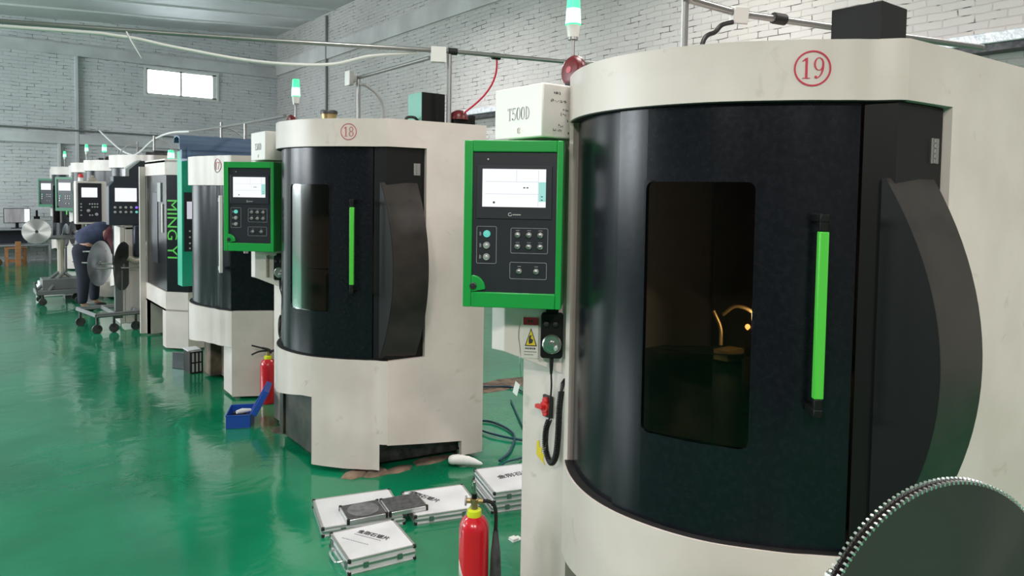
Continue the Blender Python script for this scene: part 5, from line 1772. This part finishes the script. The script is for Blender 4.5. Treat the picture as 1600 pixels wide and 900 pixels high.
tag(MB().cyl((1.33, 12.5, .03), (1.33, 12.7, .03), .02).box(1.30, 1.48, 12.45, 12.75, .0, .06).cyl((1.33, 12.62, .06), (1.33, 12.62, .95), .018).cyl((1.28, 12.62, .95), (1.46, 12.62, .96), .012)
    .build('blade_stand', M['castmetal'], org=(1.36, 12.6, 0)), 'slim steel stand carrying the narrow bright blades', 'stand')

# ---------------------------------------------------------------- desk, monitor, stool at the back wall
d = empty('work_bench', (.6, 18.9, 0), 'grey steel work bench with lower shelf against the back wall', 'bench')
O = (.6, 18.9, 0)
MB().box(-.4, 1.36, 18.60, 19.20, .735, .765).build('bench_top', M['deskgrey'], d, org=O, bevel=.004)
MB().box(-.4, 1.69, 18.55, 19.20, .40, .425).build('lower_top', M['deskgrey'], d, org=O, bevel=.004)
MB().box(-.38, 1.34, 19.14, 19.18, .425, .735).build('back_panel', M['navypaint'], d, org=O)
for x, y, z in ((1.66, 18.58, .40), (1.66, 19.15, .40), (-.36, 18.58, .735), (-.36, 19.15, .735), (1.32, 19.15, .735)):
    MB().box(x - .02, x + .02, y - .02, y + .02, 0, z).build('leg', M['silverpaint'], d, org=O)
mn = empty('monitor', (1.10, 18.88, .765), 'dark flat monitor standing on the bench at the back wall', 'monitor')
MB().box(-.24, .24, -.02, .02, .115, .435).build('monitor_case', M['black2'], mn, bevel=.004)
MB().box(-.228, .228, -.0225, -.0202, .128, .423).build('monitor_screen', noise_to(emis('monitor_picture', (.55, .55, .58), .35), 3.0, (.02, .02, .022), (.25, .24, .23), vec_scale=(4, 1, .5)), mn, smooth=0)
MB().box(.13, .228, -.0232, -.0224, .135, .42).build('lit_window', M['screen'], mn, smooth=0)
MB().box(-.03, .03, -.01, .03, .01, .13).box(-.11, .11, -.07, .09, 0, .012).build('monitor_stand', M['black2'], mn)
v_ = empty('bench_vice', (1.455, 18.85, .425), 'dark tall tool standing behind the shining round blade', 'tool')
MB().box(-.10, .10, -.08, .08, 0, .03).box(-.03, .03, -.03, .03, .03, .50).build('tool_column', M['darkmetal'], v_)
MB().box(-.055, .055, -.05, .05, .50, .60).cyl((0, 0, .60), (0, 0, .73), .022).build('tool_head', M['black2'], v_, bevel=.006)
st = empty('wooden_stool', (1.04, 18.45, 0), 'orange wooden stool in front of the bench', 'stool')
MB().box(-.19, .19, -.15, .15, .36, .385).build('seat', M['wood'], st, bevel=.003)
for sx in (-.16, .16):
    for sy in (-.12, .12):
        MB().box(sx - .025, sx + .025, sy - .02, sy + .02, 0, .36).build('leg', M['wood'], st)
MB().box(-.16, .16, -.13, -.11, .08, .12).box(-.16, .16, .11, .13, .08, .12).build('stretcher', M['wood'], st)
pk = tag(MB().box(-.05, .05, -.04, .04, 0, .52).build('wooden_post', M['wood'], org=(0, 0, 0), bevel=.003), 'upright orange wooden post beside the bench stool', 'post')
pk.location = (1.07, 18.20, 0)
gl_ = tag(MB().lathe((0, 0, 0), [(.05, 0), (.09, .04), (.09, .10), (.05, .15), (.02, .16)], 20).build('brass_pot', M['brass'], org=(0, 0, 0)), 'small brass-coloured pot on the floor left of the stool', 'pot')
gl_.location = (.72, 18.5, 0)


# ---------------------------------------------------------------- the bending person
def skin_body(name, joints, edges, material, parent=None, org=(0, 0, 0), root=0, sub=2):
    me = bpy.data.meshes.new(name)
    me.from_pydata([tuple(Vector(j[0]) - Vector(org)) for j in joints], edges, [])
    me.materials.append(material)
    o = bpy.data.objects.new(name, me)
    COL.objects.link(o)
    if parent:
        o.parent = parent
    else:
        o.location = org
    md = o.modifiers.new('skin', 'SKIN')
    md.use_smooth_shade = True
    for i, j in enumerate(joints):
        r = j[1]
        me.skin_vertices[0].data[i].radius = r if isinstance(r, tuple) else (r, r)
        me.skin_vertices[0].data[i].use_root = (i == root)
    ms = o.modifiers.new('sub', 'SUBSURF')
    ms.levels = sub
    ms.render_levels = sub
    return o


PO = (1.45, 11.0, 0)
pr = empty('person', PO, 'person in navy and maroon work clothes bending forward beside the consoles', 'person')
J = [((1.36, 11.0, .90), (.12, .10)),      # 0 pelvis
     ((1.44, 11.0, 1.00), (.14, .12)),     # 1 waist
     ((1.56, 10.98, 1.07), (.155, .13)),   # 2 chest
     ((1.70, 10.96, 1.04), (.13, .11)),    # 3 shoulders
     ((1.78, 10.94, 1.00), (.06, .06)),    # 4 neck
     ((1.85, 10.92, .93), (.095, .085)),   # 5 head
     ((1.90, 10.91, .85), (.07, .07)),     # 6 face end
     ((1.32, 10.90, .80), (.080, .080)),   # 7 hip r
     ((1.34, 10.85, .48), (.068, .068)),   # 8 knee
     ((1.32, 10.86, .10), (.045, .045)),   # 9 ankle
     ((1.40, 10.84, .05), (.018, .018)),   # 10 toe
     ((1.41, 11.10, .80), (.080, .080)),   # 11 hip l
     ((1.50, 11.14, .48), (.068, .068)),   # 12
     ((1.50, 11.16, .10), (.045, .045)),   # 13
     ((1.58, 11.15, .05), (.018, .018)),   # 14
     ((1.68, 10.80, .98), (.058, .058)),   # 15 shoulder r
     ((1.74, 10.76, .76), (.045, .045)),   # 16 elbow
     ((1.86, 10.80, .60), (.030, .030)),   # 17 wrist
     ((1.72, 11.12, .98), (.058, .058)),   # 18 shoulder l
     ((1.82, 11.16, .80), (.045, .045)),   # 19
     ((1.93, 11.12, .68), (.030, .030))]   # 20
E_ = [(0, 1), (1, 2), (2, 3), (3, 4), (4, 5), (5, 6), (0, 7), (7, 8), (8, 9), (9, 10), (0, 11), (11, 12), (12, 13), (13, 14), (3, 15), (15, 16), (16, 17), (3, 18), (18, 19), (19, 20)]
skin_body('body', J, E_, M['skin'], pr, PO)
# clothing: trousers, shirt with maroon front half
g = lambda i, a: (J[i][0], tuple(c * a for c in J[i][1]))
skin_body('trousers', [((1.35, 11.0, .93), (.165, .165)), ((1.35, 11.0, .84), (.16, .165)), ((1.31, 10.90, .70), (.105, .105)), g(8, 1.30), ((1.32, 10.86, .08), (.062, .062)), ((1.42, 11.10, .70), (.105, .105)), g(12, 1.30), ((1.50, 11.16, .08), (.062, .062))],
          [(0, 1), (1, 2), (2, 3), (3, 4), (1, 5), (5, 6), (6, 7)], M['trousers'], pr, PO)
skin_body('shirt', [((1.285, 11.0, .89), (.165, .17)), ((1.44, 11.0, 1.00), (.185, .165)), ((1.58, 10.98, 1.07), (.195, .165)), ((1.69, 10.96, 1.045), (.16, .14))], [(0, 1), (1, 2), (2, 3)], M['navy'], pr, PO)
skin_body('vest_sleeves', [((1.60, 10.98, 1.07), (.200, .170)), ((1.70, 10.96, 1.045), (.175, .15)), ((1.76, 10.95, .99), (.08, .08)), g(15, 1.32), ((1.735, 10.765, .78), (.062, .062)), ((1.83, 10.79, .64), (.046, .046)), g(18, 1.32), ((1.81, 11.155, .82), (.062, .062)), ((1.90, 11.13, .72), (.046, .046))],
          [(0, 1), (1, 2), (1, 3), (3, 4), (4, 5), (1, 6), (6, 7), (7, 8)], M['maroon'], pr, PO)
skin_body('hair', [((1.80, 10.935, .985), (.075, .075)), ((1.86, 10.915, .935), (.103, .095)), ((1.885, 10.91, .90), (.085, .085))], [(0, 1), (1, 2)], M['hair'], pr, PO)
for nm_, a, b_ in (('shoe', (1.31, 10.86, .035), (1.47, 10.82, .03)), ('shoe', (1.49, 11.16, .035), (1.65, 11.13, .03))):
    skin_body(nm_, [(a, (.048, .038)), (tuple((Vector(a) + Vector(b_)) / 2), (.052, .038)), (b_, (.042, .028))], [(0, 1), (1, 2)], M['hair'], pr, PO)
for base, di in (((1.86, 10.80, .60), Vector((.6, .1, -.75))), ((1.93, 11.12, .68), Vector((.6, -.1, -.75)))):
    b0 = Vector(base)
    di = di.normalized()
    sd = Vector((0, 1, 0))
    js = [(tuple(b0), (.028, .022)), (tuple(b0 + di * .05), (.034, .018))]
    es = [(0, 1)]
    for k, (o_, L_) in enumerate(((-.028, .070), (-.010, .082), (.009, .078), (.027, .062))):
        p1 = b0 + di * .085 + sd * o_
        p2 = p1 + (di * .8 + Vector((0, 0, -.5))).normalized() * L_ * .5
        p3 = p2 + Vector((-.1, 0, -1)).normalized() * L_ * .45
        n0 = len(js)
        js += [(tuple(p1), .0092), (tuple(p2), .0085), (tuple(p3), .007)]
        es += [(1, n0), (n0, n0 + 1), (n0 + 1, n0 + 2)]
    n0 = len(js)
    js += [(tuple(b0 + di * .035 + sd * .034), .010), (tuple(b0 + di * .065 + sd * .052), .009), (tuple(b0 + di * .09 + sd * .05), .0075)]
    es += [(0, n0), (n0, n0 + 1), (n0 + 1, n0 + 2)]
    skin_body('hand', js, es, M['skin'], pr, PO, sub=1)

pr.location = (PO[0] * 1.027, PO[1] * 1.027, 0)
# floor clutter by the person
tag(MB().box(-.3, .3, -.2, .2, 0, .16).box(-.28, .0, -.18, .18, .16, .22).build('white_crate', M['plasticwhite'], org=(0, 0, 0), bevel=.01), 'pale low crate on the floor behind the rear blade cart', 'crate').location = (1.30, 12.75 + .35, 0)
